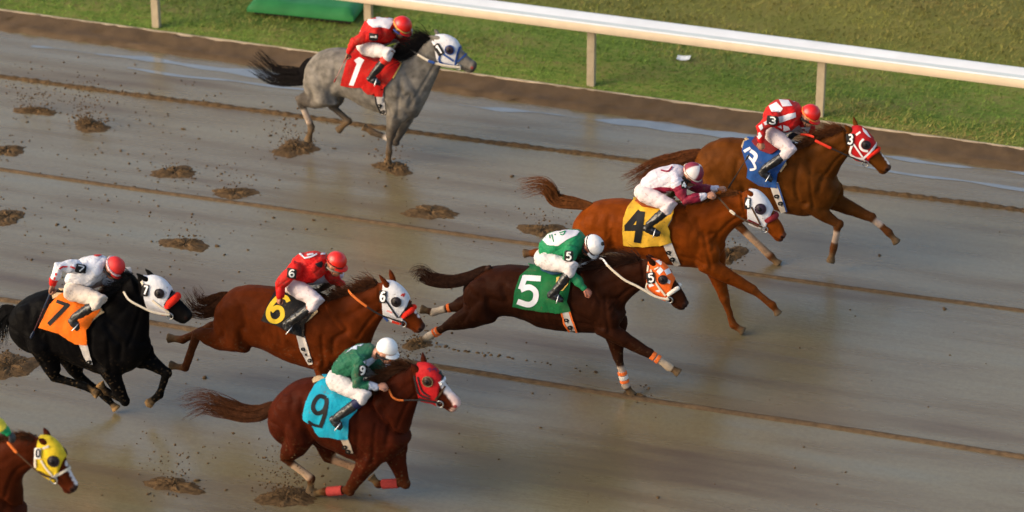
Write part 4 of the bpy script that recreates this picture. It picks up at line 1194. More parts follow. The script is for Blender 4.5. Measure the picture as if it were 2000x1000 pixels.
# ================================================================== THE FIELD
def cloth_m(name, c): return mat(name, c, .75, .12, 6, .5, 16, spec=.12, mud=.6)
RED = cloth_m('cloth_red', (.48, .010, .008)); BLUE = cloth_m('cloth_blue', (.018, .072, .24)); YEL = cloth_m('cloth_yellow', (.72, .40, .035))
GRN = cloth_m('cloth_green', (.012, .14, .040)); BLK = cloth_m('cloth_black', (.014, .014, .015)); ORG_ = cloth_m('cloth_orange', (.85, .16, .010)); TUR = cloth_m('cloth_turquoise', (.012, .34, .46))
WHT = mat('digit_white', (.78, .74, .72), .7, .06, 10); DBLK = mat('digit_black', (.015, .014, .014), .6, .1); DYEL = mat('digit_yellow', (.75, .48, .03), .7, .06, 10)
PADT = mat('fleece_tan', (.55, .38, .20), .9, .15, 30, .5, 60); GIRW = mat('girth_white', (.62, .55, .48), .7, .10, 12, .2, 30)
HOODW = mat('hood_white', (.63, .61, .61), .7, .08, 12, .4, 28, mud=.45); HOODR = mat('hood_red', (.44, .010, .012), .6, .1, 12, .3, 28); HOODO = mat('hood_orange', (.82, .13, .015), .6, .08, 12, .3, 28); HOODY = mat('hood_yellow', (.74, .50, .02), .6, .2, 16, .4, 30)
CUPB = mat('cup_black', (.022, .016, .018), .3, .2); CUPP = mat('cup_purple', (.030, .018, .030), .3, .2); RIMT = mat('cup_rim', (.16, .12, .06), .4, .2)
LBLK = mat('strap_black', (.02, .02, .02), .5, .1); LBRN = mat('strap_brown', (.085, .045, .022), .5, .15); LCRM = mat('strap_cream', (.66, .56, .42), .6, .12, 20); LBLU = mat('strap_blue', (.03, .075, .25), .5, .1); LRED = mat('strap_red', (.60, .035, .015), .6, .1); LORG = mat('rein_orange', (.60, .14, .025), .6, .12); LWHT = mat('strap_white', (.76, .72, .70), .6, .05)
ROLLR = mat('roll_red', (.80, .028, .012), .95, .10, 40, .6, 90); ROLLM = mat('roll_maroon', (.20, .018, .022), .95, .15, 40, .6, 90); ROLLW = mat('roll_white', (.74, .66, .56), .95, .1, 40, .6, 90)
BANDO = mat('bandage_orange', (.80, .16, .03), .8, .15, 30); BANDW = mat('bandage_white', (.66, .58, .50), .85, .15, 25, .3, 60); BANDR = mat('bandage_red', (.40, .045, .036), .8, .15, 30)
def hair_m(n, c): return mat(n, tuple(q * .72 for q in c), .6, .45, 30, spec=.08)
WSOCK = (.62, .50, .40)

HORSES = [
 dict(id='1', seed=1, Y=2.2, coat=(.170,.148,.120), ptr=(.8, 1.8), point=(.060,.048,.038), coatmat='coat_grey', coatkw=dict(rough=.6, var=.42, scale=9, bump=.2, bscale=14, spec=.04),
  label='grey horse with a white hood and red cloth numbered 1, trailing alone by the rail',
  torso=('A', [(383,345,386,440),(405,290,412,500),(445,250,450,540),(500,225,500,560),(560,217,563,550),(620,220,612,515),(680,228,668,535),(740,236,733,572),(800,243,795,598),(865,250,868,622),(930,262,935,645),(985,290,990,648),(1035,350,1035,635),(1070,420,1065,600),(1090,480,1085,555)]),
  neck=('A', [(905,262,1045,640),(975,275,1100,540),(1015,262,1135,455),(1055,225,1155,410),(1095,180,1172,370),(1128,155,1187,335)]),
  head=('A2', [(1120,300,1180,580),(1185,285,1205,595),(1250,286,1240,603),(1310,310,1290,612),(1360,345,1335,615),(1400,410,1372,620),(1450,468,1415,640),(1505,520,1460,655),(1545,545,1495,665),(1560,570,1525,655)]),
  legs=dict(nh=('A',[(470,380),(505,530),(345,525),(420,690),(398,775)]), fh=('A',[(480,380),(530,500),(480,560),(640,648),(578,712)], ) if 0 else ('A',[(480,390),(560,500),(545,570),(638,655),(575,712)]),
            nf=('A',[(950,520),(915,620),(885,745),(878,840),(872,905)]), ff=('A',[(970,520),(965,640),(915,775),(775,718),(722,690)])),
  socks=dict(nh=(2.35,2.85,(.55,.42,.32)), ff=(2.2,2.5,(.45,.38,.32))), mudcol=(.15,.085,.036), mud=2.2,
  ears=[('A2',(1205,330),(1085,303),-.05),('A2',(1185,295),(1143,236),.07)], hood=(.55,4.75,HOODW), cup=('A2',1293,437,48,CUPP), rim=LBLU,
  tag=('A2',1187,432,62,118,-.55,'1',DBLK,WHT), hair=hair_m('hair_black',(.014,.011,.010)), muzzle=(.06,.05,.045), nostril=(.22,.05,.045),
  straps=[('A2',[(1120,350),(1160,400)],24,LWHT),('A2',[(1215,465),(1330,545)],16,LBLU),('A2',[(1198,480),(1205,560),(1375,600)],18,LBLU),('A2',[(1390,408),(1365,480),(1345,590)],18,LBLU),('A2',[(1460,470),(1370,550)],15,LBLU)],
  bit=('A2',1380,600), reins=[('A2',[(1390,608,-.09),(1250,590,-.13),(1110,555,-.16),(985,488,-.16)],26,LCRM),('A2',[(1135,563,-.165),(1090,548,-.17)],30,LBLU),('A2',[(985,488,-.15),(930,450,-.10),(890,432,.0)],20,LBLK)],
  pads=[('saddle_pad','A2',[(700,520),(826,566),(800,620),(745,715),(700,700)],.006,.012,mat('pad_yellow',(.70,.46,.12),.8,.1)),('saddle','A2',[(430,470),(560,470),(700,520),(690,560),(560,560),(440,520)],.034,.018,mat('saddle_maroon',(.20,.02,.02),.5,.1))],
  cloth=('A2',[(335,450),(300,520),(265,640),(232,780),(345,800),(430,800),(490,865),(550,875),(630,890),(660,800),(730,715),(815,575),(700,500),(560,460),(440,450)],RED),
  digits=('A2',[],WHT), digit_polys=[[(358,538),(408,508),(458,537),(432,580),(352,788),(308,780),(385,572),(372,560)]],
  girth=('A',[(788,445),(838,445),(862,612),(838,622),(802,545)],GIRW,[(822,562),(845,598)]), girth_edge=[([(790,450),(803,545),(838,620)],7,DBLK)],
  mane=dict(len=.24,n=700,range=(.15,.98),lift=.1), tail=('A',[(400,320),(370,385),(300,392),(200,382),(120,325),(55,275)],60,75)),
 dict(id='3', seed=3, Y=.88, coat=(.092,.027,.004), point=(.09,.030,.009),
  label='chestnut horse with a red and white hood and blue cloth, leading nearest the rail',
  torso=('B',[(438,390,442,520),(465,335,480,600),(520,295,520,640),(600,272,590,640),(680,275,660,615),(760,285,730,620),(840,292,820,645),(920,300,890,675),(990,315,960,692),(1050,335,1040,702),(1110,370,1110,692),(1165,430,1165,670),(1205,490,1205,625),(1225,530,1222,580)]),
  neck=('B2',[(640,600,1010,1010),(780,555,1085,900),(880,500,1125,810),(980,455,1160,760),(1080,415,1192,715),(1160,385,1215,690)]),
  head=('B2',[(1195,385,1222,680),(1265,365,1245,705),(1340,368,1290,740),(1420,428,1350,755),(1480,510,1400,765),(1525,590,1440,785),(1575,660,1490,830),(1630,725,1540,880),(1665,775,1590,885),(1675,800,1640,865)]),
  legs=dict(nh=('B',[(530,430),(660,600),(668,745),(845,915),(893,962)]), fh=('B',[(530,430),(640,590),(480,700),(395,780),(350,820)]), nf=('B',[(1060,500),(1060,640),(1215,745),(1187,880),(1172,948)]), ff=('B',[(1150,500),(1190,620),(1395,708),(1490,790),(1535,845)])),
  socks=dict(nh=(2.25,2.95,(.36,.22,.13)), nf=(2.25,2.7,(.42,.30,.22)), ff=(2.15,2.55,(.42,.30,.22))),
  ears=[('B2',(1240,435),(1160,350),-.06),('B2',(1295,375),(1260,270),.07)], hood=(.75,4.6,HOODR), cup=('B2',1400,572,48,CUPB),
  hood_marks=[('B2',[[(1372,508),(1338,545),(1332,590),(1362,628),(1418,640)]],24,LWHT),('B2',[[(1290,465),(1335,430)]],22,LWHT)],
  hood_patches=[('B2',[[(1355,385),(1400,420),(1450,495),(1420,480),(1370,430)]],LWHT)],
  tag=('B2',1226,510,82,130,.1,'3',DBLK,WHT), hair=hair_m('hair_chestnut',(.13,.042,.014)), roll=('B2',[(1548,615),(1425,705)],23,ROLLR), muzzle=(.06,.035,.028),
  spots=[('B2',1600,675,0,.035,(.75,.62,.52)),('B2',1625,715,0,.035,(.75,.62,.52)),('B2',1650,755,0,.035,(.75,.62,.52)),('B2',1580,645,0,.03,(.75,.62,.52))],
  straps=[('B2',[(1262,560),(1362,702)],17,LWHT),('B2',[(1248,575),(1225,660),(1290,712),(1380,722)],22,LWHT),('B2',[(1505,568),(1440,650),(1370,715)],20,LWHT)],
  bit=('B2',1395,770), reins=[('B2',[(690,462,-.02),(760,465,-.08),(825,485,-.12)],30,LRED),('B2',[(855,530,-.16),(935,570,-.17),(1010,605,-.17)],34,LRED),('B2',[(1010,605,-.17),(1110,650,-.15),(1210,695,-.13),(1400,768,-.10)],16,LBLK)],
  pads=[('saddle_pad','B',[(740,288),(700,295),(688,325),(700,345),(760,320),(930,400),(935,420),(905,460),(890,450),(890,330)],.006,.012,PADT),('saddle','B',[(770,285),(745,310),(790,350),(850,370),(900,345),(880,300)],.034,.018,mat('saddle_maroon',(.20,.02,.02),.5,.1))],
  cloth=('B',[(740,290),(705,305),(692,350),(725,440),(720,490),(785,530),(880,545),(885,470),(935,400),(960,340),(900,300),(820,288)],BLUE),
  digits=('B',[([(703,350),(738,330)],15,False),([(738,345),(768,372),(750,410)],20,True),([(722,372),(748,400),(765,440),(735,450)],12,True)],WHT),
  girth=('B',[(838,515),(888,515),(938,672),(905,680),(868,600)],GIRW,[(882,590),(903,628)]), girth_edge=[([(886,520),(936,672)],7,LBLU)],
  mane=dict(len=.17,n=520,side=-.3), tail=('B',[(450,360),(360,395),(250,430),(150,495),(60,545)],40,75)),
 dict(id='4', seed=4, Y=-1.25, coat=(.160,.032,.0022), point=(.14,.036,.007),
  label='bright chestnut horse with a plain white hood and yellow cloth numbered 4',
  torso=('C',[(326,360,330,430),(345,320,355,480),(390,272,400,510),(450,243,455,520),(520,235,525,520),(600,237,600,525),(680,245,670,548),(760,250,745,570),(840,255,830,588),(910,265,905,597),(970,290,975,602),(1030,340,1030,602),(1080,390,1080,575),(1115,440,1112,525)]),
  neck=('C2',[(600,480,950,960),(720,465,1000,820),(820,438,1060,745),(930,405,1118,700),(1040,380,1162,668),(1130,365,1195,645)]),
  head=('C2',[(1160,362,1195,630),(1235,345,1220,690),(1310,362,1265,715),(1380,425,1310,730),(1430,500,1345,745),(1470,580,1385,765),(1520,650,1430,810),(1555,710,1470,852),(1570,760,1520,852),(1568,785,1545,830)]),
  legs=dict(nh=('C',[(440,380),(490,470),(300,520),(125,524),(62,528)]), fh=('C',[(440,380),(450,480),(320,530),(200,555),(150,575)]), nf=('C',[(1010,450),(1035,590),(1270,718),(1375,800),(1408,848)]), ff=('C',[(1040,470),(1070,600),(1122,765),(1168,905),(1225,942)])),
  ears=[('C2',(1250,420),(1190,348),-.06),('C2',(1255,370),(1215,325),.07)], hood=(.8,4.5,HOODW), cup=('C2',1328,540,54,CUPP), tag=('C2',1203,482,56,110,.05,'4',DBLK,WHT),
  hair=hair_m('hair_red',(.15,.050,.014)), roll=('C2',[(1490,606),(1395,655)],30,ROLLM), muzzle=(.075,.035,.025), mud=3.3,
  straps=[('C2',[(1240,520),(1328,690)],13,LBRN),('C2',[(1205,650),(1310,700)],28,ROLLM),('C2',[(1210,657),(1305,696)],10,LWHT),('C2',[(1245,720),(1350,755)],14,LCRM)],
  bit=('C2',1370,735), reins=[('C2',[(915,430,-.13),(980,500,-.16),(1050,575,-.17),(1190,660,-.14),(1340,718,-.10)],20,LBRN),('C2',[(1037,562,-.172),(1068,588,-.172)],32,LCRM)],
  pads=[('saddle_pad','C',[(780,300),(852,300),(845,345),(815,400),(790,390)],.006,.012,PADT),('saddle','C',[(650,262),(690,290),(760,300),(840,290),(845,268),(740,252)],.034,.018,mat('saddle_orange',(.30,.07,.02),.5,.1))],
  cloth=('C',[(640,252),(612,285),(590,345),(586,410),(592,480),(690,490),(788,480),(845,470),(822,380),(855,320),(855,262),(740,250)],YEL),
  digits=('C',[([(678,305),(606,390)],32,False),([(594,392),(712,392)],32,False),([(684,305),(662,470)],38,False)],DBLK),
  girth=('C',[(795,465),(840,465),(890,585),(860,592),(822,535)],GIRW,[(828,520),(848,555)]),
  mane=dict(len=.10,n=320,side=-.2,lift=-.25), tail=('C',[(420,280),(330,262),(235,245),(195,190),(140,165),(30,190)],38,50)),
 dict(id='5', seed=5, Y=-3.05, coat=(.027,.0075,.0025), point=(.028,.011,.006),
  label='dark bay horse with an orange checked hood and green cloth numbered 5',
  torso=('D',[(300,410,305,470),(318,350,325,530),(360,295,370,555),(420,255,430,545),(500,242,505,522),(580,243,580,525),(660,252,650,548),(740,258,725,582),(820,262,810,597),(900,268,890,608),(980,290,975,612),(1050,330,1050,608),(1110,390,1110,590),(1150,440,1148,565),(1168,480,1165,530)]),
  neck=('D2',[(570,480,1000,920),(700,450,1010,830),(820,425,1050,775),(950,405,1110,720),(1070,390,1165,680),(1160,375,1205,660)]),
  head=('D2',[(1185,375,1210,665),(1260,372,1235,715),(1335,392,1290,745),(1410,445,1345,765),(1465,530,1395,785),(1515,605,1435,805),(1560,665,1470,850),(1600,730,1510,873),(1618,780,1560,868),(1616,805,1590,845)]),
  legs=dict(nh=('D',[(420,390),(400,500),(215,568),(105,630),(68,655)]), fh=('D',[(420,390),(390,440),(240,470),(125,500),(60,482)]), nf=('D',[(1060,460),(1065,590),(1300,722),(1408,795),(1465,832)]), ff=('D',[(1100,470),(1110,610),(1132,745),(1172,895),(1208,952)])),
  socks=dict(nh=(2.55,3.6,(.42,.34,.25)), fh=(2.4,3.1,(.42,.34,.25)), nf=(2.3,3.3,(.40,.30,.20)), ff=(2.3,3.2,(.42,.32,.24))), mud=3.2,
  bandages=[('nh',2.50,2.60,BANDO),('nh',2.66,2.74,BANDO),('fh',2.15,2.28,BANDO),('nf',2.10,2.28,BANDO),('nf',2.36,2.50,BANDO),('ff',2.52,2.62,BANDO),('ff',2.66,2.78,BANDW),('ff',2.82,2.90,BANDO)],
  ears=[('D2',(1290,440),(1205,340),-.06),('D2',(1275,385),(1225,335),.07)], hood=(.8,4.4,HOODO), cup=('D2',1375,580,46,CUPB), tag=('D2',1258,560,78,108,-.1,'5',DBLK,WHT),
  hood_patches=[('D2',[[(1300,398),(1345,388),(1385,408),(1350,440)],[(1310,500),(1345,455),(1380,490),(1340,535)],[(1385,490),(1430,468),(1455,515),(1410,535)],[(1412,572),(1448,592),(1440,622),(1412,612)],[(1228,622),(1258,612),(1290,640),(1242,655)],[(1300,690),(1350,672),(1340,705)]],LWHT)],
  hair=hair_m('hair_dark',(.045,.018,.010)), roll=('D2',[(1540,652),(1430,725)],22,ROLLW), muzzle=(.035,.020,.016),
  straps=[('D2',[(1255,480),(1300,600),(1400,735)],17,LCRM),('D2',[(1232,440),(1225,500)],16,LCRM),('D2',[(1228,600),(1215,660),(1300,735)],13,LCRM),('D2',[(1290,480),(1330,458)],14,LCRM)],
  bit=('D2',1440,772), reins=[('D2',[(830,440,-.16),(900,505,-.17),(1000,585,-.17),(1130,650,-.15),(1300,745,-.12),(1425,775,-.10)],26,LCRM),('D2',[(495,472,-.10),(570,440,-.06),(660,402,-.02),(740,376,.0),(785,382,-.08),(830,440,-.15)],24,LWHT)],
  pads=[('saddle_pad','D',[(800,320),(870,310),(865,345),(835,385),(805,380)],.028,.008,mat('pad_yellow',(.70,.46,.12),.8,.1)),('saddle','D',[(700,262),(720,290),(780,310),(860,300),(870,272),(790,262)],.040,.016,mat('saddle_blue',(.03,.075,.13),.5,.1))],
  cloth=('D',[(660,258),(600,310),(575,380),(562,465),(640,482),(720,492),(815,500),(872,492),(850,440),(870,360),(885,280),(780,262)],GRN),
  digits=('D',[([(712,318),(618,312)],30,False),([(628,304),(603,376)],30,False),([(603,378),(648,364),(684,388),(680,436),(645,458),(586,440)],30,True)],WHT),
  girth=('D',[(812,445),(866,490),(912,608),(876,615),(838,560)],GIRW,[(853,540),(872,578)]), girth_edge=[([(818,470),(840,560),(874,610)],9,BANDO),([(868,495),(908,605)],9,BANDO)],
  mane=dict(len=.20,n=620,side=-.1,lift=.15), tail=('D',[(395,270),(310,315),(220,335),(120,320),(60,285),(22,315)],38,45)),
 dict(id='6', seed=6, Y=-4.35, coat=(.098,.018,.0025), point=(.08,.024,.008),
  label='chestnut horse with a white hood, red noseband and black cloth numbered 6',
  torso=('E',[(366,480,370,560),(380,420,390,640),(420,365,430,720),(480,325,490,750),(560,308,570,745),(650,308,650,738),(740,318,725,765),(830,335,815,808),(920,350,905,850),(1010,365,1000,880),(1100,385,1090,900),(1190,430,1190,895),(1280,490,1280,860),(1360,560,1355,800),(1415,620,1410,720)]),
  neck=('E2',[(690,520,1120,970),(820,480,1150,875),(930,450,1185,800),(1040,415,1215,745),(1130,380,1238,715),(1190,355,1250,690)]),
  head=('E2',[(1205,355,1250,690),(1270,338,1265,715),(1345,347,1310,740),(1420,398,1365,755),(1480,470,1410,775),(1520,560,1445,795),(1570,640,1490,815),(1615,705,1535,838),(1645,760,1585,850),(1648,785,1620,838)]),
  legs=dict(nh=('E',[(530,480),(510,710),(232,655),(150,888),(42,868)]), fh=('E',[(530,470),(480,640),(335,600),(130,690),(28,680)]), nf=('E',[(1120,700),(1100,850),(1120,1010),(1060,1060),(1010,1070)]), ff=('E',[(1250,700),(1270,830),(1330,960),(1230,1020),(1180,1050)])),
  ears=[('E2',(1290,405),(1203,283),-.06),('E2',(1345,350),(1305,230),.07)], hood=(.7,4.5,HOODW), cup=('E2',1370,547,50,CUPB), tag=('E2',1240,495,70,120,.1,'6',DBLK,WHT),
  hood_marks=[('E2',[[(1415,490),(1435,470),(1440,495),(1452,465)]],12,LRED),('E2',[[(1278,635),(1300,640),(1330,655)]],14,mat('faded_red',(.70,.30,.28),.7))],
  hair=hair_m('hair_chestnut2',(.085,.030,.012)), roll=('E2',[(1545,612),(1440,688)],29,ROLLR), muzzle=(.05,.032,.026),
  spots=[('E2',1560,640,0,.028,(.7,.58,.5)),('E2',1590,685,0,.024,(.7,.58,.5))],
  straps=[('E2',[(1262,520),(1385,700)],13,LBLK),('E2',[(1330,735),(1420,762)],18,LRED),('E2',[(1250,690),(1290,730)],16,LBLU),('E2',[(1505,560),(1440,640),(1400,700)],10,LBLK)],
  bit=('E2',1440,755), reins=[('E2',[(905,440,-.1),(932,475,-.15),(1000,535,-.17),(1075,590,-.17)],28,LORG),('E2',[(1075,590,-.17),(1150,640,-.16),(1240,685,-.14),(1430,750,-.10)],20,LBLK)],
  pads=[('saddle_pad','E',[(980,500),(1062,462),(1076,498),(1010,560),(985,575)],.006,.012,PADT),('saddle','E',[(850,335),(860,370),(950,400),(1040,420),(1050,390),(950,352)],.036,.018,mat('saddle_black',(.015,.015,.016),.4,.1))],
  cloth=('E',[(800,330),(768,375),(715,470),(685,555),(800,595),(890,640),(985,672),(987,580),(1058,490),(1080,420),(970,355),(880,338)],BLK),
  digits=('E2',[([(318,548),(292,508),(225,500),(155,570),(118,650),(140,722),(205,738),(257,690),(248,618),(198,602),(150,640)],44,True)],DYEL),
  girth=('E',[(925,660),(985,665),(1042,860),(1010,862),(955,770)],GIRW,[(972,752),(998,792),(1020,832)]),
  mane=dict(len=.17,n=560,side=-.1,lift=.1), tail=('E',[(425,400),(360,445),(290,465),(215,440),(150,350)],85,95)),
 dict(id='7', seed=7, Y=-5.15, coat=(.0035,.003,.003), point=(.004,.0035,.003),
  label='black horse with a white hood and orange cloth, at the left edge of the field',
  torso=('F',[(64,395,70,460),(80,345,100,530),(120,305,150,590),(180,272,220,620),(250,252,290,628),(330,250,350,640),(410,258,415,660),(480,270,470,690),(545,290,535,715),(610,315,605,740),(680,350,680,745),(750,400,750,725),(810,470,805,690),(852,530,847,640)]),
  neck=('F2',[(640,610,1100,1030),(740,540,1145,930),(820,460,1150,840),(890,380,1150,760),(940,310,1155,690),(985,275,1150,640)]),
  head=('F2',[(1040,275,1145,610),(1120,292,1170,630),(1200,288,1225,650),(1280,318,1285,665),(1345,378,1330,680),(1400,460,1360,700),(1460,520,1400,730),(1520,580,1445,752),(1565,630,1500,758),(1585,668,1545,738)]),
  legs=dict(nh=('F',[(165,400),(250,570),(318,757),(490,808),(568,858)]), fh=('F',[(180,400),(380,590),(452,748),(612,872),(672,940)]), nf=('F',[(640,580),(625,710),(715,888),(612,838),(572,790)]), ff=('F',[(780,560),(825,640),(957,732),(915,856),(852,910)])),
  hoof=(.26,.15,.06), ears=[('F2',(1150,345),(1033,272),-.05),('F2',(1190,300),(1118,224),.07)], hood=(.85,4.45,HOODW), cup=('F2',1258,465,48,CUPB), tag=('F2',1122,432,64,112,.12,'7',DBLK,WHT),
  hair=hair_m('hair_jet',(.009,.008,.008)), roll=('F2',[(1440,492),(1335,585)],38,ROLLR), muzzle=(.010,.009,.008), mud=3.45,
  straps=[('F2',[(1190,530),(1260,585),(1350,648)],17,LCRM),('F2',[(1240,658),(1340,668)],18,LRED),('F2',[(1082,345),(1105,385)],20,LCRM),('F2',[(1395,462),(1350,520),(1310,580)],24,LBLK)],
  bit=('F2',1365,680), reins=[('F2',[(910,455,-.12),(955,525,-.16),(1050,582,-.17),(1200,650,-.14),(1350,675,-.10)],26,LCRM)],
  pads=[('saddle_pad','F',[(330,275),(300,290),(305,310),(350,290),(585,365),(600,385),(570,400),(500,465),(497,440),(560,370),(470,290)],.006,.012,PADT),('saddle','F',[(385,262),(365,285),(380,310),(450,335),(520,320),(500,290)],.036,.018,mat('saddle_blue2',(.03,.06,.15),.5,.1))],
  cloth=('F',[(400,268),(340,292),(290,340),(260,400),(232,467),(340,500),(430,560),(500,568),(497,480),(575,375),(560,330),(470,285)],ORG_),
  digits=('F',[([(325,318),(398,345)],20,False),([(395,335),(280,452)],24,False)],DBLK),
  girth=('F',[(452,560),(500,562),(532,680),(505,675),(475,620)],GIRW,[(512,665)]),
  mane=dict(len=.15,n=520,side=-.2), tail=('F',[(78,372),(35,385),(5,430),(-12,500),(-25,560)],50,60)),
 dict(id='9', seed=9, Y=-5.92, coat=(.050,.0085,.0018), point=(.065,.018,.006),
  label='chestnut horse with a red hood, white face and turquoise cloth numbered 9',
  torso=('G',[(520,440,525,520),(535,390,548,570),(575,340,590,620),(630,298,650,635),(700,272,710,600),(770,265,765,598),(840,272,820,635),(905,290,885,668),(970,315,955,700),(1030,340,1020,725),(1090,370,1085,735),(1150,420,1150,730),(1205,480,1205,705),(1250,540,1248,665),(1278,580,1275,630)]),
  neck=('G2',[(700,610,1045,970),(770,520,1070,880),(840,440,1095,800),(920,370,1112,740),(1000,325,1128,690),(1070,300,1140,660)]),
  head=('G2',[(1085,298,1140,645),(1145,288,1165,665),(1230,295,1215,680),(1305,345,1275,690),(1360,410,1315,710),(1400,480,1350,730),(1450,545,1390,745),(1505,595,1425,765),(1545,640,1475,770),(1552,672,1525,740)]),
  legs=dict(nh=('G',[(640,420),(690,600),(602,708),(745,820),(738,895)]), fh=('G',[(650,420),(830,590),(832,706),(990,762),(1010,812)]), nf=('G',[(1100,560),(1065,710),(950,880),(820,890),(752,903)]), ff=('G',[(1180,560),(1195,690),(1250,842),(1108,850),(1065,805)])),
  socks=dict(nh=(2.3,2.95,(.50,.32,.19)), fh=(2.2,2.95,(.42,.24,.13))), mudcol=(.20,.12,.05), mud=2.95, bandages=[('nf',2.28,2.9,BANDR),('ff',2.25,2.85,BANDR)],
  ears=[('G2',(1140,385),(1065,300),-.06),('G2',(1195,300),(1175,188),.07)], hood=(.7,4.3,HOODR), cup=('G2',1228,475,54,mat('cup_brown',(.035,.018,.010),.3,.2)), rim=RIMT,
  hood_marks=[('G2',[[(1225,360),(1250,345),(1245,380)],[(1265,365),(1300,350),(1310,375)]],10,mat('mark_purple',(.12,.02,.06),.6))],
  hair=hair_m('hair_brown',(.085,.030,.012)), muzzle=(.55,.36,.30), nostril=(.20,.03,.03),
  spots=[('G2',1395,510,-.02,.05,(.70,.60,.54)),('G2',1430,560,-.03,.055,(.70,.58,.52)),('G2',1465,610,-.04,.055,(.70,.55,.50)),('G2',1500,650,-.05,.06,(.70,.50,.45)),('G2',1520,690,-.03,.055,(.66,.44,.38)),('G2',1470,745,-.03,.035,(.60,.36,.28))],
  straps=[('G2',[(1095,420),(1120,520),(1150,600),(1250,640)],13,LBLK),('G2',[(1340,360),(1385,440)],18,LBLK),('G2',[(1130,430),(1170,560),(1250,620)],11,LBLK),('G2',[(1395,520),(1345,600),(1300,650)],16,LBRN),('G2',[(1140,640),(1230,660),(1310,670)],14,LBLK)],
  roll=('G2',[(1375,475),(1345,500)],20,LWHT),
  bit=('G2',1350,690), reins=[('G2',[(850,560,-.14),(880,625,-.17),(930,655,-.17),(985,660,-.16)],22,LORG),('G2',[(985,660,-.16),(1150,660,-.14),(1340,690,-.10)],16,LBLK)],
  pads=[('saddle_pad','G',[(838,262),(770,268),(750,290),(760,305),(800,290),(840,280)],.006,.014,PADT),('saddle','G',[(880,285),(825,310),(835,330),(900,350),(970,365),(980,340),(930,305)],.036,.018,mat('saddle_tan',(.48,.28,.12),.6,.1))],
  cloth=('G',[(860,280),(800,290),(765,315),(735,370),(718,410),(700,490),(750,522),(770,560),(790,582),(895,598),(945,602),(950,500),(1010,420),(1050,375),(970,320),(910,292)],TUR),
  digits=('G2',[([(235,640),(175,618),(125,665),(108,735),(145,785),(205,765),(238,700),(238,636)],42,True),([(240,690),(222,800),(178,925)],40,True),([(60,862),(105,895),(180,915)],26,True)],DBLK),
  girth=('G',[(898,592),(945,596),(972,678),(940,676)],mat('girth_tan',(.50,.38,.26),.7,.1),[(928,645),(946,668)]),
  mane=dict(len=.17,n=600,side=-.35,lift=0), tail=('G',[(535,425),(465,462),(370,462),(260,430),(150,402),(25,445)],48,75)),
]
# horse 10, mostly outside the frame: body borrowed from 9's proportions
_h9 = HORSES[-1]
def shifted(fr, L, dx, dy):
    out = []
    for p in L:
        q = [p[i] for i in range(len(p))]
        for i in range(0, len(q), 2):
            u, v = im(fr, q[i], q[i + 1]); q[i], q[i + 1] = u + dx, v + dy
        out.append(tuple(q))
    return ('I', out)
SH = (-752, 148)
HORSES.append(dict(id='10', seed=10, Y=-8.9, coat=(.060,.011,.0025), point=(.05,.015,.006),
  label='chestnut horse in a yellow hood, only head and neck visible, bottom left corner',
  torso=shifted('G', _h9['torso'][1], *SH), neck=('H2',[(-330,380,235,930),(-150,290,225,850),(0,226,215,740),(110,213,240,640),(220,203,300,580),(310,203,345,545),(370,232,372,540)]),
  head=('H2',[(365,225,372,545),(430,210,405,585),(510,223,455,625),(590,283,510,660),(650,368,550,690),(690,480,590,710),(728,570,625,745),(768,640,660,795),(800,695,710,808),(805,722,765,798)]),
  legs={k: shifted(v[0], v[1], *SH) for k, v in _h9['legs'].items()}, ears=[('H2',(480,300),(395,245),-.06),('H2',(505,225),(443,128),.07)], hood=(.7,4.4,HOODY), cup=('H2',550,477,62,CUPB),
  tag=('H2',392,393,66,108,.05,'0',WHT,DBLK), hair=hair_m('hair_brown',(.085,.030,.012)), muzzle=(.05,.032,.026),
  spots=[('H2',715,565,0,.03,(.7,.6,.55)),('H2',735,610,0,.03,(.7,.6,.55)),('H2',760,655,0,.03,(.7,.6,.55)),('H2',785,695,0,.03,(.7,.6,.55)),('H2',690,500,0,.03,(.7,.6,.55))],
  straps=[('H2',[(425,465),(470,540),(545,630)],17,LCRM),('H2',[(715,545),(640,590),(560,632)],26,LCRM),('H2',[(360,440),(365,540)],26,LCRM),('H2',[(440,345),(505,322)],22,LCRM),('H2',[(400,580),(470,620),(550,650)],20,LBLK)],
  bit=('H2',560,665), reins=[('H2',[(85,295,-.17),(165,385,-.18)],36,LORG),('H2',[(165,385,-.18),(280,490,-.16),(400,590,-.14),(560,660,-.1)],20,LBRN)],
  pads=[], cloth=('I',[(im('G',x,y)[0]+SH[0],im('G',x,y)[1]+SH[1]) for x,y in _h9['cloth'][1]],cloth_m('cloth_purple',(.10,.03,.16))), digits=('I',[],WHT), girth=('I',[(im('G',x,y)[0]+SH[0],im('G',x,y)[1]+SH[1]) for x,y in _h9['girth'][1]],GIRW,[]),
  mane=dict(len=.10,n=420,side=-.3,lift=-.2), tail=shifted('G', _h9['tail'][1], *SH)))
HORSES[-1]['tail'] = HORSES[-1]['tail'] + (18, 28)
WBR = lambda n, c=(.60, .54, .51): mat(n, c, .6, .07, 10, .4, 20, spec=.12, mud=.8)
BREECH = WBR('breeches_white')
SWHITE = mat('silk_white', (.60, .56, .57), .6, .05, 12, .2, 26); SRED = mat('silk_red', (.62, .02, .018), .5, .06, 12)
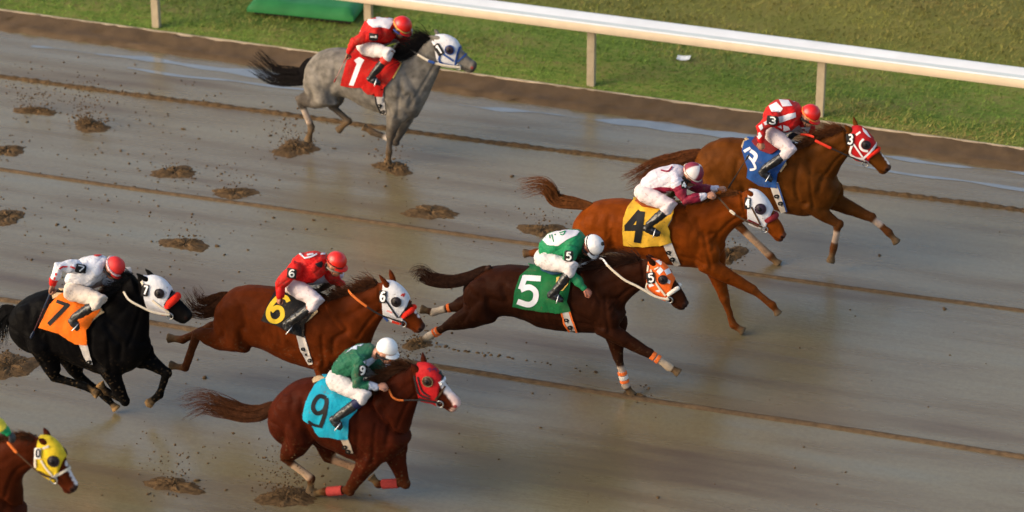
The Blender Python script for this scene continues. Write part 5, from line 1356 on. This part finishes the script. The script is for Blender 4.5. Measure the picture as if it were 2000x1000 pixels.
JOCKEYS = {
 '1': dict(fr='A2', seed=11, label='jockey in red silks with white back panel riding the grey horse', torso=[(428,215,440,400),(470,142,490,405),(560,114,560,398),(650,114,640,392),(715,125,712,372),(755,160,765,320)],
   narm=[(560,275,.20),(350,360,.30),(312,455,.33),(285,505,.33)], farm=[(800,290,.17),(905,375,.22),(885,425,.16),(865,450,.12)], nleg=[(470,420,.13),(715,470,.33),(545,670,.37),(490,725,.37),(620,775,.37)], fleg_shift=(.05,0,.03), pelvis=(460,390,78),
   helmet=(832,192,92), face=(.72,.62), silk=(.50,.010,.007), cap=(.62,.012,.007), cuff=(.50,.010,.007), breeches=BREECH, boot_t=.30, bootband=mat('boot_red',(.6,.03,.02),.5), band=mat('band_yellow',(.70,.38,.08),.5), skin=(.22,.095,.05),
   armband=(548,308,62,84,1.65,'1'), patches=[([[(472,142),(500,190),(545,222),(620,215),(700,232),(738,170),(745,135),(650,118),(543,119)]],SWHITE)], ncurl=(.5,0,-1),
   goggles=(mat('goggle_blue',(.03,.06,.25),.4),mat('lens_blue',(.02,.04,.12),.1,0))),
 '3': dict(fr='B2', seed=13, label='jockey in red and white checked silks and red helmet on the leading horse', torso=[(285,215,330,430),(350,118,385,440),(450,75,455,440),(560,83,545,435),(640,112,635,395),(700,160,705,330)],
   narm=[(390,285,.20),(255,390,.30),(262,540,.33),(265,630,.33)], farm=[(735,330,.17),(805,425,.2),(815,480,.14),(805,520,.10)], nleg=[(370,450,.13),(590,630,.33),(300,830,.37),(235,870,.37),(380,965,.37)], fleg_shift=(.02,0,.05), pelvis=(345,420,92),
   helmet=(800,228,104), face=(.78,.62), silk=(.50,.010,.010), cap=(.62,.012,.007), breeches=WBR('breeches_pink',(.60,.50,.49)), band=mat('band_orange',(.75,.22,.05),.5), boot_t=.36,
   armband=(380,308,115,92,.15,'3'), patches=[([[(345,150),(425,108),(495,180),(470,215),(375,215)],[(452,80),(555,90),(595,150),(490,158)],[(440,270),(630,220),(635,270),(460,335)],[(440,372),(475,358),(485,395)],[(500,355),(560,375),(572,405),(500,425)],[(230,370),(270,345),(280,390),(255,415)],[(207,460),(245,430),(270,475),(235,510)],[(285,330),(320,310),(325,350),(300,360)],[(600,92),(640,98),(655,115),(600,105)],[(690,380),(790,375),(775,440),(720,430)]],SWHITE)]),
 '4': dict(fr='C2', seed=14, label='jockey in white silks with maroon sleeves and quartered helmet, whip raised forward', torso=[(165,235,215,385),(250,165,290,385),(350,125,380,385),(450,105,455,380),(530,108,525,350),(585,150,590,290)],
   narm=[(520,305,.21),(595,455,.26),(795,412,.20),(885,388,.17)], farm=[(640,290,.18),(720,345,.22),(905,345,.2),(1010,328,.2)], nleg=[(205,400,.14),(460,510,.33),(245,690,.37),(190,740,.37),(350,800,.37)], pelvis=(190,370,95),
   helmet=(672,180,102), face=(.74,.66), silk=(.60,.54,.57), cap=(.66,.58,.54), cap2=(.20,.012,.03), capmat='cap_cloth', caprough=.6, sleeve=(.22,.014,.035), cuff=(.60,.56,.60), breeches=WBR('breeches_pink',(.60,.50,.49)), peakmat=mat('peak_maroon',(.20,.012,.03),.5), band=mat('band_cream',(.62,.46,.36),.6), boot_t=.34,
   armband=(580,305,60,74,-.1,'4'), patches=[([[(225,352),(330,325),(450,330),(510,360),(480,385),(240,372)]],mat('silk_maroon',(.22,.014,.035),.5,.06,12))], marks=[([[(355,165),(425,175),(465,130)],[(590,370),(600,410),(650,425),(700,410)],[(610,365),(630,415)]],12,mat('mark_maroon',(.22,.014,.035),.5)),([[(590,375),(605,412),(655,425),(700,412)]],9,SWHITE)], thigh=.105),
 '5': dict(fr='D2', seed=15, label='jockey in green silks with white back panel and white cap looking down on horse 5', torso=[(165,225,235,385),(240,138,325,395),(340,105,415,398),(450,90,500,380),(545,105,565,330),(600,160,610,270)],
   narm=[(470,320,.21),(432,480,.27),(605,668,.30),(690,735,.30)], farm=[(590,290,.18),(660,370,.2),(730,385,.14),(775,378,.1)], nleg=[(225,400,.14),(500,460,.31),(325,690,.37),(250,735,.37),(405,790,.37)], pelvis=(215,365,100),
   helmet=(700,240,102), face=(.42,.90), silk=(.014,.20,.075), cap=(.74,.70,.66), capmat='cap_cloth_white', caprough=.65, capbump=.35, breeches=BREECH, band=mat('band_black',(.02,.02,.02),.5), bandw=.006, button=mat('button_black',(.02,.02,.02),.7), boot_t=.30, skin=(.42,.15,.085),
   armband=(455,350,72,100,.05,'5'), patches=[([[(200,195),(250,140),(330,110),(430,96),(535,100),(558,112),(530,150),(440,190),(350,250),(250,245)]],SWHITE)], marks=[([[(365,128),(400,118),(420,112),(400,145),(375,140)],[(290,145),(300,180),(312,215)],[(270,150),(275,180)],[(330,140),(320,150)]],9,mat('mark_green',(.014,.20,.075),.5))], ncurl=(0,.2,-1)),
 '6': dict(fr='E2', seed=16, label='jockey in plain red silks with a black collar and red helmet on horse 6', torso=[(325,185,345,355),(370,102,410,368),(450,66,490,372),(540,56,570,362),(625,70,645,320),(690,120,700,265)],
   narm=[(375,235,.20),(232,385,.30),(240,490,.34),(213,555,.34)], farm=[(740,290,.17),(800,360,.20),(850,395,.14),(890,412,.1)], nleg=[(370,400,.13),(615,545,.33),(330,745,.37),(265,765,.37),(355,850,.37)], pelvis=(350,375,85),
   helmet=(790,145,98), face=(.84,.54), silk=(.56,.010,.008), cap=(.66,.016,.006), breeches=WBR('breeches_pink',(.60,.50,.49)), boot_t=.34, band=mat('band_dark',(.08,.02,.02),.5), bandw=.006, skin=(.40,.15,.08),
   armband=(350,268,84,92,.15,'6'), patches=[([[(575,178),(640,150),(652,170),(640,215),(600,205)]],mat('silk_black',(.02,.02,.02),.6))], marks=[([[(420,70),(450,100),(480,125)],[(475,125),(540,110),(595,85)],[(500,95),(560,85)],[(630,88),(672,84)]],15,SWHITE)], goggles=(mat('goggle_clear',(.25,.2,.15),.4),mat('lens_clear',(.12,.08,.05),.1,0))),
 '7': dict(fr='F2', seed=17, label='jockey in white silks and red cap holding a whip back, on the black horse', torso=[(365,240,380,370),(420,160,450,395),(505,108,540,402),(590,90,620,392),(675,95,695,345),(730,130,740,285)],
   narm=[(430,205,.21),(275,205,.32),(212,385,.36),(180,480,.36)], farm=[(760,330,.17),(850,375,.2),(915,415,.14),(935,440,.1)], nleg=[(410,450,.14),(700,535,.33),(440,690,.37),(375,725,.37),(470,825,.37)], fleg_shift=(.04,0,.02), pelvis=(415,415,88),
   helmet=(830,195,95), face=(.62,.78), silk=(.68,.66,.67), cap=(.62,.016,.012), capmat='cap_cloth', caprough=.6, cuff=(.66,.015,.012), cuff_t=1.62, breeches=WBR('breeches_cream',(.58,.49,.41)), band=mat('band_check',(.70,.45,.42),.6,.5,60), bandw=.014, boot_t=.36, skin=(.30,.125,.07),
   armband=(490,222,112,74,.2,'7'), marks=[([[(620,95),(650,100),(690,92)],[(280,225),(310,205),(360,205)],[(252,265),(245,290)],[(238,305),(230,325)],[(385,205),(430,215)]],13,SRED)], thigh=.108, ncurl=(.5,0,-1)),
 '9': dict(fr='G2', seed=19, label='jockey in dark green silks and smooth white helmet on the horse numbered 9', torso=[(300,300,345,420),(350,220,420,440),(430,158,500,440),(520,120,580,400),(620,110,655,345),(695,140,720,265)],
   narm=[(560,295,.20),(535,510,.27),(735,525,.22),(835,510,.17)], farm=[(720,300,.18),(790,395,.2),(850,440,.14),(880,465,.1)], nleg=[(330,480,.14),(625,625,.33),(345,820,.37),(275,845,.37),(390,945,.37)], pelvis=(315,435,78),
   helmet=(832,145,103), face=(.88,.48), silk=(.016,.105,.055), cap=(.78,.75,.70), caprough=.25, cuff=(.42,.44,.50), cuff_t=1.6, breeches=BREECH, boot_t=.26, bootband=mat('boot_navy',(.012,.014,.05),.5), skin=(.45,.21,.13),
   armband=(590,368,74,104,.1,'9'), patches=[([[(420,205),(500,135),(600,112),(575,132),(540,128),(535,165),(490,160)],[(592,282),(715,222),(728,262),(640,330)]],mat('silk_ice',(.48,.53,.62),.5,.06,12))], goggles=(mat('strap_black',(.02,.02,.02),.5),mat('lens_amber',(.25,.06,.015),.12,0))),
}
_j9 = JOCKEYS['9']; JS = (-792, 116)
def sh3(L, k=JS): return [(im('G2', p[0], p[1])[0] + k[0], im('G2', p[0], p[1])[1] + k[1]) + tuple(p[2:]) for p in L]
def sh4(L, k=JS): return [im('G2', p[0], p[1]) and (im('G2', p[0], p[1])[0] + k[0], im('G2', p[0], p[1])[1] + k[1], im('G2', p[2], p[3])[0] + k[0], im('G2', p[2], p[3])[1] + k[1]) for p in L]
JOCKEYS['10'] = dict(fr='I', seed=20, label='jockey of whom only a yellow sleeve with green cuff enters the left edge', torso=sh4(_j9['torso']), narm=[(-62,800,.2),(-20,812,.26),(16,846,.2),(26,853,.17)], farm=sh3(_j9['farm']), nleg=sh3(_j9['nleg']),
   pelvis=(im('G2',315,435)[0]+JS[0], im('G2',315,435)[1]+JS[1], 17), helmet=(im('G2',832,145)[0]+JS[0]-8, im('G2',832,145)[1]+JS[1], 20), face=(.88,.48), silk=(.70,.55,.05), cap=(.7,.5,.03), cuff=(.01,.28,.10), cuff_t=1.72, breeches=BREECH, skin=(.03,.03,.03))
ONLY = ()
DEBUG = 0

BUILT = {}
for S in HORSES:
    if ONLY and S['id'] not in ONLY: continue
    H = build_horse(S); BUILT[S['id']] = H
    J = dict(JOCKEYS[S['id']]); J['id'] = S['id']
    BUILT['j' + S['id']] = build_jockey(J, S['Y'])
    if DEBUG: print('H', S['id'], 'withers z %.2f' % (H['TS'][int(len(H['TS']) * .62)][0][2] + H['TS'][int(len(H['TS']) * .62)][2]), 'hooves', {k: round(float(v[1][-1][2]), 2) for k, v in H['legs'].items()})

def whip(fr, a, b, dya, dyb, Y, label, m, m2, r=.011):
    A = onY(*im(fr, *a), Y + dya); B = onY(*im(fr, *b), Y + dyb)
    o = empty('whip', A); tag(o, label, 'whip')
    g = A + (B - A) * .28
    V_, F_ = tube([A - (B - A) * .04, A, g], [r * 1.15, r, r * .8], 10); obj('grip', V_, F_, m, o)
    V_, F_ = tube([g, A + (B - A) * .7, A + (B - A) * .86], [r * .65, r * .5, r * .4], 8); obj('shaft', V_, F_, m2, o)
    V_, F_ = tube([A + (B - A) * .85, A + (B - A) * .93, B], [r * .6, r * 1.3, r * .9], 10, 2.0); obj('popper', V_, F_, m, o)
if not ONLY or '1' in ONLY: whip('A2', (292, 488), (165, 750), -.33, -.36, 2.2, 'thin reddish whip held low behind the jockey of the grey horse', mat('whip_red', (.30, .05, .04), .5), mat('whip_pink', (.42, .20, .17), .5), .009)
if not ONLY or '4' in ONLY: whip('C2', (1022, 322), (1212, 15), .20, .10, -1.25, 'black whip pointing up and forward from the far hand of the jockey in maroon sleeves', LBLK, mat('whip_dark', (.03, .028, .026), .4), .010)
if not ONLY or '7' in ONLY: whip('F2', (182, 490), (5, 895), -.36, -.38, -5.15, 'dark whip hanging behind the cloth of the black horse', mat('whip_blue', (.02, .028, .05), .4), mat('whip_maroon', (.06, .018, .02), .5), .014)
